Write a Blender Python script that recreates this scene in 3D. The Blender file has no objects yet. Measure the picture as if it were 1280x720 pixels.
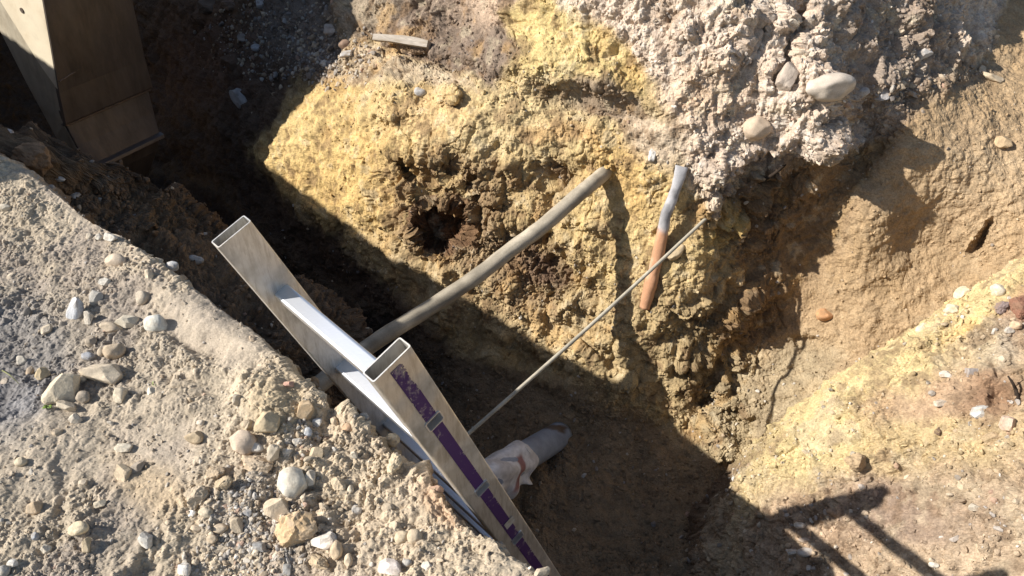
import bpy, bmesh, math, random
import numpy as np
from mathutils import Vector, Matrix

# ---------------------------------------------------------------- camera, sky, sun
S = bpy.context.scene
C = S.collection
F, PITCH, CH = 924.0, math.radians(40), 1.4          # focal length in photo pixels, pitch down, camera height
cam_d = bpy.data.cameras.new('camera'); cam = bpy.data.objects.new('camera', cam_d); C.objects.link(cam)
cam.location = (0, 0, CH); cam.rotation_euler = (math.radians(90) - PITCH, 0, 0)
cam_d.sensor_width = 36; cam_d.lens = 36 * F / 1280; cam_d.clip_start = .02; cam_d.clip_end = 500
S.camera = cam
SUN = Vector((1.803, .243, -1.266)).normalized()      # direction the light travels
el = math.asin(-SUN.z); az = math.atan2(-SUN.x, -SUN.y)
w = bpy.data.worlds.new('World'); S.world = w; w.use_nodes = True
nt = w.node_tree; bg = nt.nodes['Background']
sky = nt.nodes.new('ShaderNodeTexSky'); sky.sky_type = 'NISHITA'; sky.sun_disc = False
sky.sun_elevation = el; sky.sun_rotation = az
nt.links.new(sky.outputs[0], bg.inputs[0]); bg.inputs[1].default_value = .082
sl = bpy.data.lights.new('sun', 'SUN'); so = bpy.data.objects.new('sun', sl); C.objects.link(so)
so.rotation_euler = SUN.to_track_quat('-Z', 'Y').to_euler(); so.location = (-4, -1, 6)
sl.energy = 5.0; sl.angle = math.radians(.53); sl.color = (1, .958, .90)
S.view_settings.view_transform = 'Standard'; S.view_settings.look = 'None'; S.view_settings.gamma = 1
S.view_settings.exposure = .64
S.render.engine = 'CYCLES'
S.cycles.max_bounces = 6; S.cycles.diffuse_bounces = 4

# ---------------------------------------------------------------- maths helpers
rs = np.random.RandomState(7); random.seed(7)
CP, SP = math.cos(PITCH), math.sin(PITCH)
def P(px, py, D):
    """world point seen at photo pixel (px,py), D metres along the view axis"""
    px = np.asarray(px, float); py = np.asarray(py, float); D = np.asarray(D, float)
    q = (py - 360) / F
    return np.stack([(px - 640) / F * D, D * (CP - q * SP), CH - D * (SP + q * CP)], -1)
def Dz(px, py, z):
    return (CH - z) / (SP + (py - 360) / F * CP)
def proj(v):
    y = v[..., 1]; z = v[..., 2] - CH
    D = y * CP - z * SP; up = y * SP + z * CP
    return 640 + F * v[..., 0] / D, 360 - F * up / D, D
PERM = rs.permutation(256); VAL = rs.rand(256) * 2 - 1
def h3(x, y, z): return PERM[(PERM[(PERM[x & 255] + y) & 255] + z) & 255]
def noise(p, sc, off=0.0):
    q = p * sc + off; i = np.floor(q).astype(np.int64); f = q - i; f = f * f * f * (f * (f * 6 - 15) + 10)
    x, y, z = i[:, 0], i[:, 1], i[:, 2]; r = 0
    for a in (0, 1):
        wx = f[:, 0] if a else 1 - f[:, 0]
        for b in (0, 1):
            wy = f[:, 1] if b else 1 - f[:, 1]
            for c in (0, 1):
                wz = f[:, 2] if c else 1 - f[:, 2]
                r = r + wx * wy * wz * VAL[h3(x + a, y + b, z + c)]
    return r
def fbm(p, sc, octv=4, off=0.0, gain=.5, ridge=False):
    r = 0; a = 1; t = 0
    for k in range(octv):
        n = noise(p, sc * 2.07 ** k, off + 17.3 * k)
        if ridge: n = 1 - 2 * np.abs(n)
        r = r + a * n; t += a; a *= gain
    return r / t
def worley(p, sc, off=0.0):
    """distance to the nearest scattered point, to the second nearest, and that point's random value"""
    q = p * sc + off; i = np.floor(q).astype(np.int64)
    f1 = np.full(len(p), 9.); f2 = f1.copy(); idv = np.zeros(len(p))
    for a in (-1, 0, 1):
        for b in (-1, 0, 1):
            for c in (-1, 0, 1):
                x, y, z = i[:, 0] + a, i[:, 1] + b, i[:, 2] + c
                h = h3(x, y, z)
                dx = x + .5 + .45 * VAL[h] - q[:, 0]
                dy = y + .5 + .45 * VAL[(h + 71) & 255] - q[:, 1]
                dz = z + .5 + .45 * VAL[(h + 151) & 255] - q[:, 2]
                d = dx * dx + dy * dy + dz * dz
                m = d < f1
                f2 = np.where(m, f1, np.minimum(f2, d)); f1 = np.where(m, d, f1)
                idv = np.where(m, VAL[(h + 33) & 255], idv)
    return np.sqrt(f1), np.sqrt(f2), idv
def sst(a, b, x):
    t = np.clip((x - a) / (b - a), 0, 1); return t * t * (3 - 2 * t)
def lin(c):
    c = np.array(c, float) / 255; return np.where(c < .04045, c / 12.92, ((c + .055) / 1.055) ** 2.4)
def rbf(pts, vals, X, Y, sm=0.0):
    pts = np.array(pts, float) / 500; vals = np.array(vals, float); n = len(pts)
    def k(d2): return .5 * d2 * np.log(d2 + 1e-12)
    d2 = ((pts[:, None] - pts[None]) ** 2).sum(-1)
    A = np.zeros((n + 3, n + 3)); A[:n, :n] = k(d2) + sm * np.eye(n)
    A[:n, n] = 1; A[:n, n + 1:] = pts; A[n, :n] = 1; A[n + 1:, :n] = pts.T
    wv = np.linalg.solve(A, np.r_[vals, 0, 0, 0])
    x = X.ravel() / 500; y = Y.ravel() / 500; r = wv[n] + wv[n + 1] * x + wv[n + 2] * y
    for j in range(n):
        r = r + wv[j] * k((x - pts[j, 0]) ** 2 + (y - pts[j, 1]) ** 2)
    return r.reshape(X.shape)
def polymask(X, Y, poly, soft):
    """1 inside the polygon, 0 outside, soft edge"""
    n = len(poly); d = np.full(X.shape, 1e9); ins = np.zeros(X.shape, bool)
    for k in range(n):
        x0, y0 = poly[k]; x1, y1 = poly[(k + 1) % n]
        ex, ey = x1 - x0, y1 - y0; t = np.clip(((X - x0) * ex + (Y - y0) * ey) / (ex * ex + ey * ey + 1e-9), 0, 1)
        d = np.minimum(d, np.hypot(X - x0 - t * ex, Y - y0 - t * ey))
        c = ((y0 > Y) != (y1 > Y)) & (X < (x1 - x0) * (Y - y0) / ((y1 - y0) or 1e-9) + x0)
        ins ^= c
    return sst(-soft, soft, np.where(ins, d, -d))
def ell(X, Y, cx, cy, rx, ry, ang=0, soft=.35):
    a = math.radians(ang); dx, dy = X - cx, Y - cy
    u = (dx * math.cos(a) + dy * math.sin(a)) / rx; v = (-dx * math.sin(a) + dy * math.cos(a)) / ry
    return 1 - sst(1 - soft, 1 + soft, np.hypot(u, v))

# ---------------------------------------------------------------- object helpers
def props(o, label=None, cat=None, group=None, kind=None):
    if label: o['label'] = label
    if cat: o['category'] = cat
    if group: o['group'] = group
    if kind: o['kind'] = kind
    return o
def mesh_obj(name, v, f, mat, parent=None, smooth=False, col=None):
    me = bpy.data.meshes.new(name)
    v = np.asarray(v, np.float32)
    if isinstance(f, np.ndarray):
        k = f.shape[1]; me.vertices.add(len(v)); me.vertices.foreach_set('co', v.ravel())
        me.loops.add(f.size); me.loops.foreach_set('vertex_index', f.ravel().astype(np.int32))
        me.polygons.add(len(f)); me.polygons.foreach_set('loop_start', np.arange(0, f.size, k, dtype=np.int32))
        me.polygons.foreach_set('use_smooth', np.full(len(f), smooth)); me.update(calc_edges=True)
    else:
        me.from_pydata([tuple(map(float, q)) for q in v], [], [tuple(q) for q in f]); me.update()
        if smooth: me.polygons.foreach_set('use_smooth', [True] * len(me.polygons))
    if col is not None:
        a = me.color_attributes.new('soil', 'FLOAT_COLOR', 'POINT')
        a.data.foreach_set('color', np.c_[col, np.ones(len(col))].astype(np.float32).ravel())
    if mat: me.materials.append(mat)
    o = bpy.data.objects.new(name, me); C.objects.link(o)
    if parent: o.parent = parent
    return o
def bm_obj(name, bm, mat, parent=None, smooth=False):
    bmesh.ops.recalc_face_normals(bm, faces=bm.faces)
    me = bpy.data.meshes.new(name); bm.to_mesh(me); bm.free()
    if smooth: me.polygons.foreach_set('use_smooth', [True] * len(me.polygons))
    if mat: me.materials.append(mat)
    o = bpy.data.objects.new(name, me); C.objects.link(o)
    if parent: o.parent = parent
    return o
def empty(name, loc, label, cat, group=None):
    o = bpy.data.objects.new(name, None); C.objects.link(o); o.location = loc; o.empty_display_size = .05
    return props(o, label, cat, group)

# ---------------------------------------------------------------- materials
def soil_mat(name, attr='soil', fine=1.0, rough=.95, base=None, bumpd=.004, var=.35):
    m = bpy.data.materials.new(name); m.use_nodes = True; n = m.node_tree; L = n.links; b = n.nodes['Principled BSDF']
    b.inputs['Roughness'].default_value = rough; b.inputs['Specular IOR Level'].default_value = .15
    tc = n.nodes.new('ShaderNodeTexCoord')
    if base is None:
        a = n.nodes.new('ShaderNodeAttribute'); a.attribute_name = attr; src = a.outputs['Color']
    else:
        a = n.nodes.new('ShaderNodeRGB'); a.outputs[0].default_value = (*base, 1); src = a.outputs[0]
    n1 = n.nodes.new('ShaderNodeTexNoise'); n1.inputs['Scale'].default_value = 140 * fine; n1.inputs['Detail'].default_value = 5; n1.inputs['Roughness'].default_value = .7
    n2 = n.nodes.new('ShaderNodeTexNoise'); n2.inputs['Scale'].default_value = 17 * fine; n2.inputs['Detail'].default_value = 4
    for q in (n1, n2): L.new(tc.outputs['Object'], q.inputs['Vector'])
    r1 = n.nodes.new('ShaderNodeMapRange'); r1.inputs[1].default_value = .3; r1.inputs[2].default_value = .7; r1.inputs[3].default_value = 1 - var; r1.inputs[4].default_value = 1 + var
    r2 = n.nodes.new('ShaderNodeMapRange'); r2.inputs[1].default_value = .3; r2.inputs[2].default_value = .7; r2.inputs[3].default_value = .86; r2.inputs[4].default_value = 1.14
    L.new(n1.outputs[0], r1.inputs[0]); L.new(n2.outputs[0], r2.inputs[0])
    mu = n.nodes.new('ShaderNodeMath'); mu.operation = 'MULTIPLY'; L.new(r1.outputs[0], mu.inputs[0]); L.new(r2.outputs[0], mu.inputs[1])
    vm = n.nodes.new('ShaderNodeVectorMath'); vm.operation = 'SCALE'; L.new(src, vm.inputs[0]); L.new(mu.outputs[0], vm.inputs['Scale'])
    L.new(vm.outputs[0], b.inputs['Base Color'])
    bp = n.nodes.new('ShaderNodeBump'); bp.inputs['Strength'].default_value = .9; bp.inputs['Distance'].default_value = bumpd
    L.new(n1.outputs[0], bp.inputs['Height']); L.new(bp.outputs[0], b.inputs['Normal'])
    return m
def metal_mat(name, col, rough=.4, metallic=1.0, nscale=30, var=.12, dirt=None, dirt_amt=.5, stretch=(1, 1, 1), bump=.0004, streak=None):
    m = bpy.data.materials.new(name); m.use_nodes = True; n = m.node_tree; L = n.links; b = n.nodes['Principled BSDF']
    b.inputs['Metallic'].default_value = metallic
    tc = n.nodes.new('ShaderNodeTexCoord'); mp = n.nodes.new('ShaderNodeMapping'); mp.inputs['Scale'].default_value = stretch
    L.new(tc.outputs['Object'], mp.inputs[0])
    n1 = n.nodes.new('ShaderNodeTexNoise'); n1.inputs['Scale'].default_value = nscale; n1.inputs['Detail'].default_value = 6; n1.inputs['Roughness'].default_value = .65
    n2 = n.nodes.new('ShaderNodeTexNoise'); n2.inputs['Scale'].default_value = nscale * .25; n2.inputs['Detail'].default_value = 5; n2.inputs['Roughness'].default_value = .6
    L.new(mp.outputs[0], n1.inputs[0]); L.new(mp.outputs[0], n2.inputs[0])
    r = n.nodes.new('ShaderNodeMapRange'); r.inputs[1].default_value = .3; r.inputs[2].default_value = .7; r.inputs[3].default_value = 1 - var; r.inputs[4].default_value = 1 + var
    L.new(n1.outputs[0], r.inputs[0])
    vm = n.nodes.new('ShaderNodeVectorMath'); vm.operation = 'SCALE'; vm.inputs[0].default_value = col; L.new(r.outputs[0], vm.inputs['Scale'])
    out = vm.outputs[0]
    if dirt is not None:
        mx = n.nodes.new('ShaderNodeMix'); mx.data_type = 'RGBA'; cr = n.nodes.new('ShaderNodeMapRange')
        cr.inputs[1].default_value = .62 - dirt_amt * .3; cr.inputs[2].default_value = .72 - dirt_amt * .1
        L.new(n2.outputs[0], cr.inputs[0]); L.new(cr.outputs[0], mx.inputs[0]); L.new(out, mx.inputs[6]); mx.inputs[7].default_value = (*dirt, 1)
        out = mx.outputs[2]
        rr = n.nodes.new('ShaderNodeMapRange'); rr.inputs[3].default_value = rough; rr.inputs[4].default_value = .85; L.new(cr.outputs[0], rr.inputs[0]); L.new(rr.outputs[0], b.inputs['Roughness'])
        mm = n.nodes.new('ShaderNodeMapRange'); mm.inputs[3].default_value = metallic; mm.inputs[4].default_value = metallic * .2; L.new(cr.outputs[0], mm.inputs[0]); L.new(mm.outputs[0], b.inputs['Metallic'])
    else:
        b.inputs['Roughness'].default_value = rough
    if streak is not None:                             # long scratches and run marks
        m3 = n.nodes.new('ShaderNodeMapping'); m3.inputs['Scale'].default_value = streak[0]; L.new(tc.outputs['Object'], m3.inputs[0])
        n3 = n.nodes.new('ShaderNodeTexNoise'); n3.inputs['Scale'].default_value = 1; n3.inputs['Detail'].default_value = 8; n3.inputs['Roughness'].default_value = .75; L.new(m3.outputs[0], n3.inputs[0])
        r3 = n.nodes.new('ShaderNodeMapRange'); r3.inputs[1].default_value = .45; r3.inputs[2].default_value = .68; r3.inputs[4].default_value = streak[2]; L.new(n3.outputs[0], r3.inputs[0])
        x3 = n.nodes.new('ShaderNodeMix'); x3.data_type = 'RGBA'; L.new(r3.outputs[0], x3.inputs[0]); L.new(out, x3.inputs[6]); x3.inputs[7].default_value = (*streak[1], 1); out = x3.outputs[2]
    L.new(out, b.inputs['Base Color'])
    bp = n.nodes.new('ShaderNodeBump'); bp.inputs['Strength'].default_value = .5; bp.inputs['Distance'].default_value = bump
    L.new(n1.outputs[0], bp.inputs['Height']); L.new(bp.outputs[0], b.inputs['Normal'])
    return m
K = .86                                                # from the lit look of a soil to its own colour
def soilc(*c):
    l = lin(c); g = l @ np.array([.3, .59, .11]); l = (l + (g - l) * .26) * K; return l * np.array([.985, .972, .945])

# ---------------------------------------------------------------- sheets of terrain
SHEETS = []
def normals(V):
    du = np.gradient(V, axis=1); dv = np.gradient(V, axis=0)
    n = np.cross(du, dv); n /= np.linalg.norm(n, axis=-1, keepdims=True) + 1e-12
    return n
def sheet(name, V, col, mat, flip=1):
    h, wd = V.shape[:2]
    i = np.arange(h * wd).reshape(h, wd)
    f = np.stack([i[:-1, :-1], i[1:, :-1], i[1:, 1:], i[:-1, 1:]], -1).reshape(-1, 4)
    o = mesh_obj(name, V.reshape(-1, 3), f, mat, smooth=False, col=col.reshape(-1, 3))
    o['kind'] = 'structure'
    n = normals(V)
    tocam = np.array([0, 0, CH]) - V
    fr = slice(h // 3, None)
    n = n * np.sign((n * tocam)[V[..., 2] > -9].sum())
    ar = np.linalg.norm(np.cross(np.gradient(V, axis=1), np.gradient(V, axis=0)), axis=-1).ravel()
    a, b, d = proj(V.reshape(-1, 3))
    SHEETS.append(dict(v=V.reshape(-1, 3), n=n.reshape(-1, 3), c=col.reshape(-1, 3), area=ar, px=a, py=b, D=d))
    return o
def mixc(col, m, c, k=1.0):
    m = (m * k)[..., None]; return col * (1 - m) + np.asarray(c) * m

# ===== far wall, spur, brown wall and trench floor: one excavated surface
ctl = [  # photo px, py, metres along the view axis
 # floor
 (640, 790, 2.79), (900, 760, 2.76), (800, 700, 2.99), (700, 640, 3.24), (820, 620, 3.29), (900, 620, 3.27), (500, 640, 3.26), (600, 600, 3.40), (300, 620, 3.28), (100, 600, 3.4), (0, 760, 2.8), (-200, 700, 3.0), (-200, 500, 3.8), (100, 420, 4.1), (1100, 760, 2.75), (1400, 760, 2.7),
 # foot of the far wall
 (940, 590, 3.37), (860, 545, 3.50), (700, 510, 3.66), (560, 460, 3.90), (400, 350, 4.40), (250, 255, 5.05), (200, 205, 5.45), (60, 150, 6.2), (-200, 60, 7.5),
 # the lit wall
 (830, 505, 3.53), (760, 380, 3.36), (740, 470, 3.52), (640, 400, 3.62), (560, 390, 3.76), (500, 300, 3.70), (400, 250, 4.12), (330, 190, 4.42), (450, 200, 3.80), (560, 230, 3.50), (650, 250, 3.38), (755, 215, 3.20),
 (700, 100, 3.16), (600, 120, 3.32), (500, 110, 3.62), (470, 60, 3.86), (560, 40, 3.62), (640, 20, 3.30), (780, 60, 2.98), (850, 190, 2.98), (888, 268, 3.10), (915, 365, 3.20), (885, 320, 3.13), (870, 430, 3.30), (870, 500, 3.46),
 (900, 60, 2.84), (1000, 60, 2.86), (1040, 110, 2.85), (1010, 190, 2.93), (960, 150, 2.93), (940, 250, 3.02),
 # flank of the spur and the inner corner
 (1070, 60, 2.97), (1110, 80, 3.01), (1160, 60, 3.10), (1195, 60, 3.18), (1185, 112, 3.11), (1225, 75, 3.24), (1042, 160, 2.90), (1034, 198, 2.96), (1066, 150, 3.11), (1060, 195, 3.16), (1045, 235, 3.17), (1020, 262, 3.24), (985, 310, 3.31), (950, 400, 3.41), (900, 520, 3.48),
 (1215, 20, 3.34), (1245, -60, 3.6), (1060, -100, 2.88), (1100, -100, 2.93), (1110, -50, 2.97), (1170, -40, 3.09), (1200, -120, 3.22),
 # brown wall
 (1130, 150, 3.05), (1190, 150, 3.05), (1190, 215, 3.04), (1150, 205, 3.04), (1110, 200, 3.08), (1075, 250, 3.12), (1075, 310, 3.18), (1010, 350, 3.35), (990, 405, 3.40), (965, 575, 3.35), (980, 490, 3.40), (1060, 480, 3.25), (1150, 300, 3.22), (1280, 300, 3.02), (1280, 120, 3.18), (1280, 20, 3.42), (1400, 300, 2.95), (1200, 420, 3.1), (1400, 120, 3.2), (1500, -100, 4.0), (1500, 500, 2.8), (1200, 600, 3.1),
 # above the frame and the shaded upper left
 (700, -20, 3.10), (700, -150, 3.15), (450, -120, 3.9), (430, 20, 4.02), (400, 100, 4.10), (350, 40, 4.5), (300, 60, 4.85), (270, 130, 4.95), (200, 0, 5.6), (220, 110, 5.5), (0, 0, 6.9), (-200, -120, 8.5), (200, -140, 6.2), (950, -140, 2.9), (440, 100, 3.92)]
ctl = np.array(ctl)
gx = np.arange(-230, 1470, 1.25); gy = np.arange(-150, 790, 1.25)
X, Y = np.meshgrid(gx, gy)
D = rbf(ctl[:, :2], ctl[:, 2], X[::4, ::4], Y[::4, ::4], .0004)
def up4(A, shape):
    hy, hx = A.shape; yy = np.arange(shape[0]) / 4; xx = np.arange(shape[1]) / 4
    y0 = np.minimum(yy.astype(int), hy - 2); x0 = np.minimum(xx.astype(int), hx - 2); fy = (yy - y0)[:, None]; fx = (xx - x0)[None]
    return (A[y0][:, x0] * (1 - fy) * (1 - fx) + A[y0 + 1][:, x0] * fy * (1 - fx) + A[y0][:, x0 + 1] * (1 - fy) * fx + A[y0 + 1][:, x0 + 1] * fy * fx)
D = up4(D, X.shape)
p0 = P(X, Y, D).reshape(-1, 3)
wx = X + 22 * fbm(p0, 3.2, 4, 3.1).reshape(X.shape) + 6 * fbm(p0, 22, 3, 9.1).reshape(X.shape)
wy = Y + 22 * fbm(p0, 3.2, 4, 33.1).reshape(X.shape) + 6 * fbm(p0, 22, 3, 39.1).reshape(X.shape)
def hole(cx, cy, rx, ry, dep, ang=0, soft=.3):
    global D
    D = D + dep * ell(wx * .6 + X * .4, wy * .6 + Y * .4, cx, cy, rx, ry, ang, soft)
hole(552, 287, 30, 29, .19); hole(518, 218, 22, 9, .09, 25); hole(530, 240, 14, 14, .06); hole(560, 205, 9, 12, .06)
hole(590, 232, 6, 12, .05, 30); hole(500, 205, 12, 6, .06); hole(675, 320, 45, 30, .07, 20, .6); hole(680, 225, 20, 14, .03, 10, .6)
hole(885, 385, 36, 22, .06, -20, .5); hole(960, 235, 40, 40, .10, -40, .6); hole(930, 310, 45, 40, .09, -50, .6); hole(880, 490, 16, 40, .08, 20, .5)
hole(1226, 300, 5, 22, .09, 32, .5); hole(560, 120, 12, 12, -.05); hole(425, 270, 40, 14, -.03)
hole(490, 132, 30, 22, -.06, 0, .6); hole(620, 60, 60, 20, -.05, 10, .7); hole(540, 75, 90, 10, .06, 12, .6); hole(745, 130, 70, 16, .06, 10, .7)
hole(1010, 430, 30, 12, .03); hole(810, 245, 45, 28, -.008, 0, .7); hole(1035, 15, 25, 60, -.04, 10, .7); hole(860, 115, 60, 30, -.015, 0, .8)
hole(720, 90, 70, 30, -.07, 20, .6); hole(855, 305, 22, 12, -.012, 0, .8)
hole(640, 445, 60, 12, .05, 25, .7); hole(740, 435, 60, 9, .04, 30, .6); hole(940, 60, 12, 60, .05, 25, .6); hole(985, 60, 10, 50, .06, 20, .6)
D = D - .065 * polymask(wx * .5 + X * .5, wy * .5 + Y * .5, [(862, 520), (900, 500), (935, 482), (1000, 474), (1060, 456), (1120, 440), (1120, 600), (950, 620), (905, 565)], 9)
V = P(X, Y, D)
N = normals(V); N *= np.sign((N * (np.array([0, 0, CH]) - V)).sum(-1).mean())
# what each patch of the wall is made of, and where shade darkens it
brown_poly = [(1300, -150), (1235, 70), (1130, 130), (1065, 260), (1005, 345), (950, 440), (930, 480), (945, 590), (1000, 700), (1600, 700), (1600, -150)]
grav_poly = [(690, -200), (712, 10), (770, 40), (830, 95), (850, 150), (860, 210), (895, 275), (950, 225), (1030, 205), (1060, 190), (1190, 122), (1240, 80), (1300, -200)]
m_brown = polymask(wx, wy, brown_poly, 7); m_grav = polymask(wx, wy, grav_poly, 12)
m_top = polymask(wx, wy, [(300, -200), (425, 20), (450, 45), (540, 85), (620, 100), (660, 60), (640, 20), (700, -40), (720, -200)], 8)
m_strip = polymask(wx, wy, [(350, 40), (400, 30), (440, 50), (560, 90), (600, 108), (520, 108), (470, 112), (400, 100)], 8)
m_floor = polymask(wx, wy, [(945, 592), (860, 545), (760, 505), (640, 470), (560, 450), (380, 340), (260, 235), (-230, 100), (-230, 800), (1500, 800), (1500, 640), (980, 640)], 16)
m_left_shade = polymask(wx, wy, [(-230, -150), (420, -150), (430, 60), (385, 115), (310, 195), (400, 290), (500, 370), (560, 440), (700, 520), (200, 600), (-230, 400)], 14)  # follows the shadow edge; shade is painted into the soil colour here
m_crumb = np.maximum.reduce([ell(wx, wy, 560, 260, 85, 75, 20, .4), ell(wx, wy, 670, 335, 75, 50, 25, .5), ell(wx, wy, 900, 420, 70, 95, 0, .4) * .55, ell(wx, wy, 940, 265, 75, 60, -30, .4) * .8, ell(wx, wy, 690, 230, 28, 22, 0, .5)])
m_crumb = np.clip(m_crumb * (1 - m_brown), 0, 1)
pb = V.reshape(-1, 3); sh = X.shape
n_big = fbm(pb, 2.6, 4, 1.7).reshape(sh); n_med = fbm(pb, 9, 5, 5.7, .55).reshape(sh); n_fine = fbm(pb, 38, 4, 8.7, .6).reshape(sh)
rid = fbm(pb, 5.5, 5, 61.7, .55, True).reshape(sh)
w1, w2, wi = [q.reshape(sh) for q in worley(pb + .02 * np.c_[n_fine.ravel(), n_med.ravel(), n_big.ravel()], 17, 4.4)]
v1, v2, vi = [q.reshape(sh) for q in worley(pb + .008 * np.c_[n_fine.ravel(), n_med.ravel(), n_fine.ravel()], 44, 14.4)]
u1, u2, ui = [q.reshape(sh) for q in worley(pb * np.array([1, 1, .62]) + .02 * np.c_[n_med.ravel(), n_big.ravel(), n_fine.ravel()], 7.5, 24.4)]
edge1 = sst(0, .25, w2 - w1); edge2 = sst(0, .3, v2 - v1); edge0 = sst(0, .22, u2 - u1)
smooth = np.clip(m_brown * .8 + m_floor * .55, 0, .85)
rough = 1 - smooth
def grit(p, f0, octs, off):
    """crumbly relief: rounded lumps between sharp creases, in metres"""
    r = 0
    for k in range(octs):
        f = f0 * 2.03 ** k
        r = r + (np.abs(noise(p, f, off + 31.7 * k)) - .3) * (.30 / f ** .93)
    return r
g_lo = grit(pb + .03 * np.c_[n_med.ravel(), n_big.ravel(), n_fine.ravel()], 7, 2, 1.3).reshape(sh)
g_hi = grit(pb + .012 * np.c_[n_fine.ravel(), n_med.ravel(), n_fine.ravel()], 26, 3, 2.3).reshape(sh)
patch = sst(-.25, .35, fbm(pb, 5, 4, 311).reshape(sh))                   # rough here, scraped smooth there
disp = .030 * n_big * (1 - .5 * ell(X, Y, 700, 430, 170, 60, 25, .7)) + (.032 * n_med * (1 - .45 * ell(X, Y, 700, 440, 190, 60, 25, .7)) + .008 * n_fine) * (rough * .85 + .15) + .018 * (rid - .2) * rough
calm = 1 - .75 * ell(wx, wy, 390, 190, 110, 110, 40, .6) - .6 * ell(wx, wy, 640, 140, 190, 60, 5, .6)
disp += rough * calm * (.10 + 1.0 * patch) * (1.0 * g_lo + .75 * g_hi)
disp += m_crumb * (.03 * (ui * .5 + .3) * edge0 - .018 * (1 - edge0) + 1.3 * g_lo + .8 * g_hi - .018 * sst(.1, .5, rid) + .01 * (edge1 - .6) * (1 + wi))
peb = sst(.15, .5, vi)                                                   # pebbles that stay in the gravel layer
disp += m_grav * (.004 * peb * np.sqrt(np.clip(1 - (v1 / .62) ** 2, 0, 1)) + .006 * sst(.2, .6, wi) * np.sqrt(np.clip(1 - (w1 / .6) ** 2, 0, 1)) + .020 * n_med + .30 * g_lo + .30 * g_hi + .005 * fbm(pb * np.array([1, 1, .35]), 14, 4, 421, .6, True).reshape(sh))
disp += m_brown * (.005 * n_fine + .005 * rid + .018 * fbm(pb, 4.5, 3, 91.7).reshape(sh) + .35 * g_hi + .006 * (1 - edge0) * sst(0, .4, n_big))
disp += m_floor * (.5 * g_hi + .4 * g_lo)
cr = 1 - sst(0, .05, np.abs(fbm(pb, 3.1, 4, 71.2).reshape(sh)))          # drying cracks
disp -= cr * .012 * rough * sst(-.1, .3, n_big)
disp -= (1 - sst(.0, .07, np.abs(fbm(pb, 7, 3, 73.2).reshape(sh) + .05))) * .010 * rough * sst(0, .3, n_med)
V = V + N * disp[..., None]
# colours of the soils, darkened where shade falls left and by the spur
col = np.ones(sh + (3,)) * soilc(198, 168, 106)
pv = n_med * .6 + n_big * .8
col = mixc(col, sst(-.25, .4, pv), soilc(214, 184, 112)); col = mixc(col, sst(.0, .4, fbm(pb, 6, 4, 44).reshape(sh)), soilc(196, 170, 124), .6)
col = mixc(col, ell(wx, wy, 400, 190, 120, 100, 40, .5), soilc(224, 184, 92), .8)
col = mixc(col, ell(wx, wy, 400, 150, 110, 30, -25, .7), soilc(226, 194, 116), .6)
col = mixc(col, ell(wx, wy, 640, 140, 140, 55, 0, .6), soilc(218, 192, 132), .7)
col = mixc(col, ell(wx, wy, 540, 140, 45, 26, 0, .6), soilc(226, 184, 112), .6)
col = mixc(col, polymask(wx, wy, [(640, -150), (690, -150), (720, 20), (800, 80), (815, 110), (760, 95), (700, 95), (630, 70), (640, 30)], 9), soilc(218, 190, 112), .95)
col = mixc(col, ell(wx, wy, 748, 122, 62, 26, 10, .4), soilc(150, 128, 108), .9)
col = mixc(col, ell(wx, wy, 790, 92, 24, 22, 10, .4), soilc(208, 170, 84), .8)
col = mixc(col, ell(wx, wy, 700, 165, 50, 14, 5, .5), soilc(200, 150, 78), .6)
col = mixc(col, ell(wx, wy, 790, 215, 55, 48, 20, .5), soilc(214, 172, 82), .75)
col = mixc(col, ell(wx, wy, 830, 170, 60, 30, 30, .5), soilc(205, 184, 162), .8)
col = mixc(col, ell(wx, wy, 650, 400, 160, 60, 25, .5), soilc(196, 170, 120), .7)
col = mixc(col, ell(wx, wy, 560, 360, 80, 60, 20, .5), soilc(190, 162, 110), .7)
col = mixc(col, m_crumb * sst(-.35, .25, n_med + .3 * wi + .1), soilc(138, 108, 80), .75)
col = mixc(col, ell(wx, wy, 552, 287, 40, 38, 0, .3), soilc(120, 82, 52), .9)
col = mixc(col, ell(wx, wy, 672, 330, 46, 26, 15, .6), soilc(112, 84, 70), .8)
col = mixc(col, ell(wx, wy, 830, 420, 90, 60, 10, .5), soilc(186, 160, 108), .8)
col = mixc(col, ell(wx, wy, 900, 440, 45, 75, 10, .5), soilc(138, 116, 80), .7)
col = mixc(col, m_grav, soilc(212, 188, 164) * (1 + .2 * n_med[..., None])); col = mixc(col, m_grav * sst(.1, .5, fbm(pb, 7, 3, 54).reshape(sh)), soilc(176, 146, 112), .7)
col = mixc(col, m_grav * peb * sst(.62, .5, v1), soilc(214, 204, 190), .55)
col = mixc(col, ell(wx, wy, 885, 120, 45, 50, 0, .5), soilc(212, 178, 140), .6)
col = mixc(col, ell(wx, wy, 1110, 60, 70, 90, 20, .4), soilc(158, 138, 120), .85)  # flank turned from the sun, its shade painted into the gravel colour
col = mixc(col, ell(wx, wy, 960, 245, 60, 45, -30, .4), soilc(128, 98, 62), .9); col = mixc(col, ell(wx, wy, 905, 290, 34, 16, -30, .5), soilc(206, 170, 76), .9)  # hollow under the spur darkened for shade; yellow lip beside it
col = mixc(col, m_top, soilc(140, 120, 104) * (1 + .25 * n_med[..., None])); col = mixc(col, m_top * ell(wx, wy, 620, -5, 50, 40, 0, .5), soilc(206, 176, 148), .8)
col = mixc(col, ell(wx, wy, 450, 10, 45, 34, 0, .5), soilc(176, 158, 132), .7)
col = mixc(col, m_strip, soilc(196, 174, 144), .9)
col = mixc(col, m_left_shade, soilc(104, 82, 62) * (1 + .25 * n_med[..., None]), 1); col = mixc(col, m_left_shade * ell(wx, wy, 330, 330, 230, 110, 35, .5), soilc(84, 66, 50), .9)  # soil darkened for the shaded left wall, darkest low down
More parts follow.
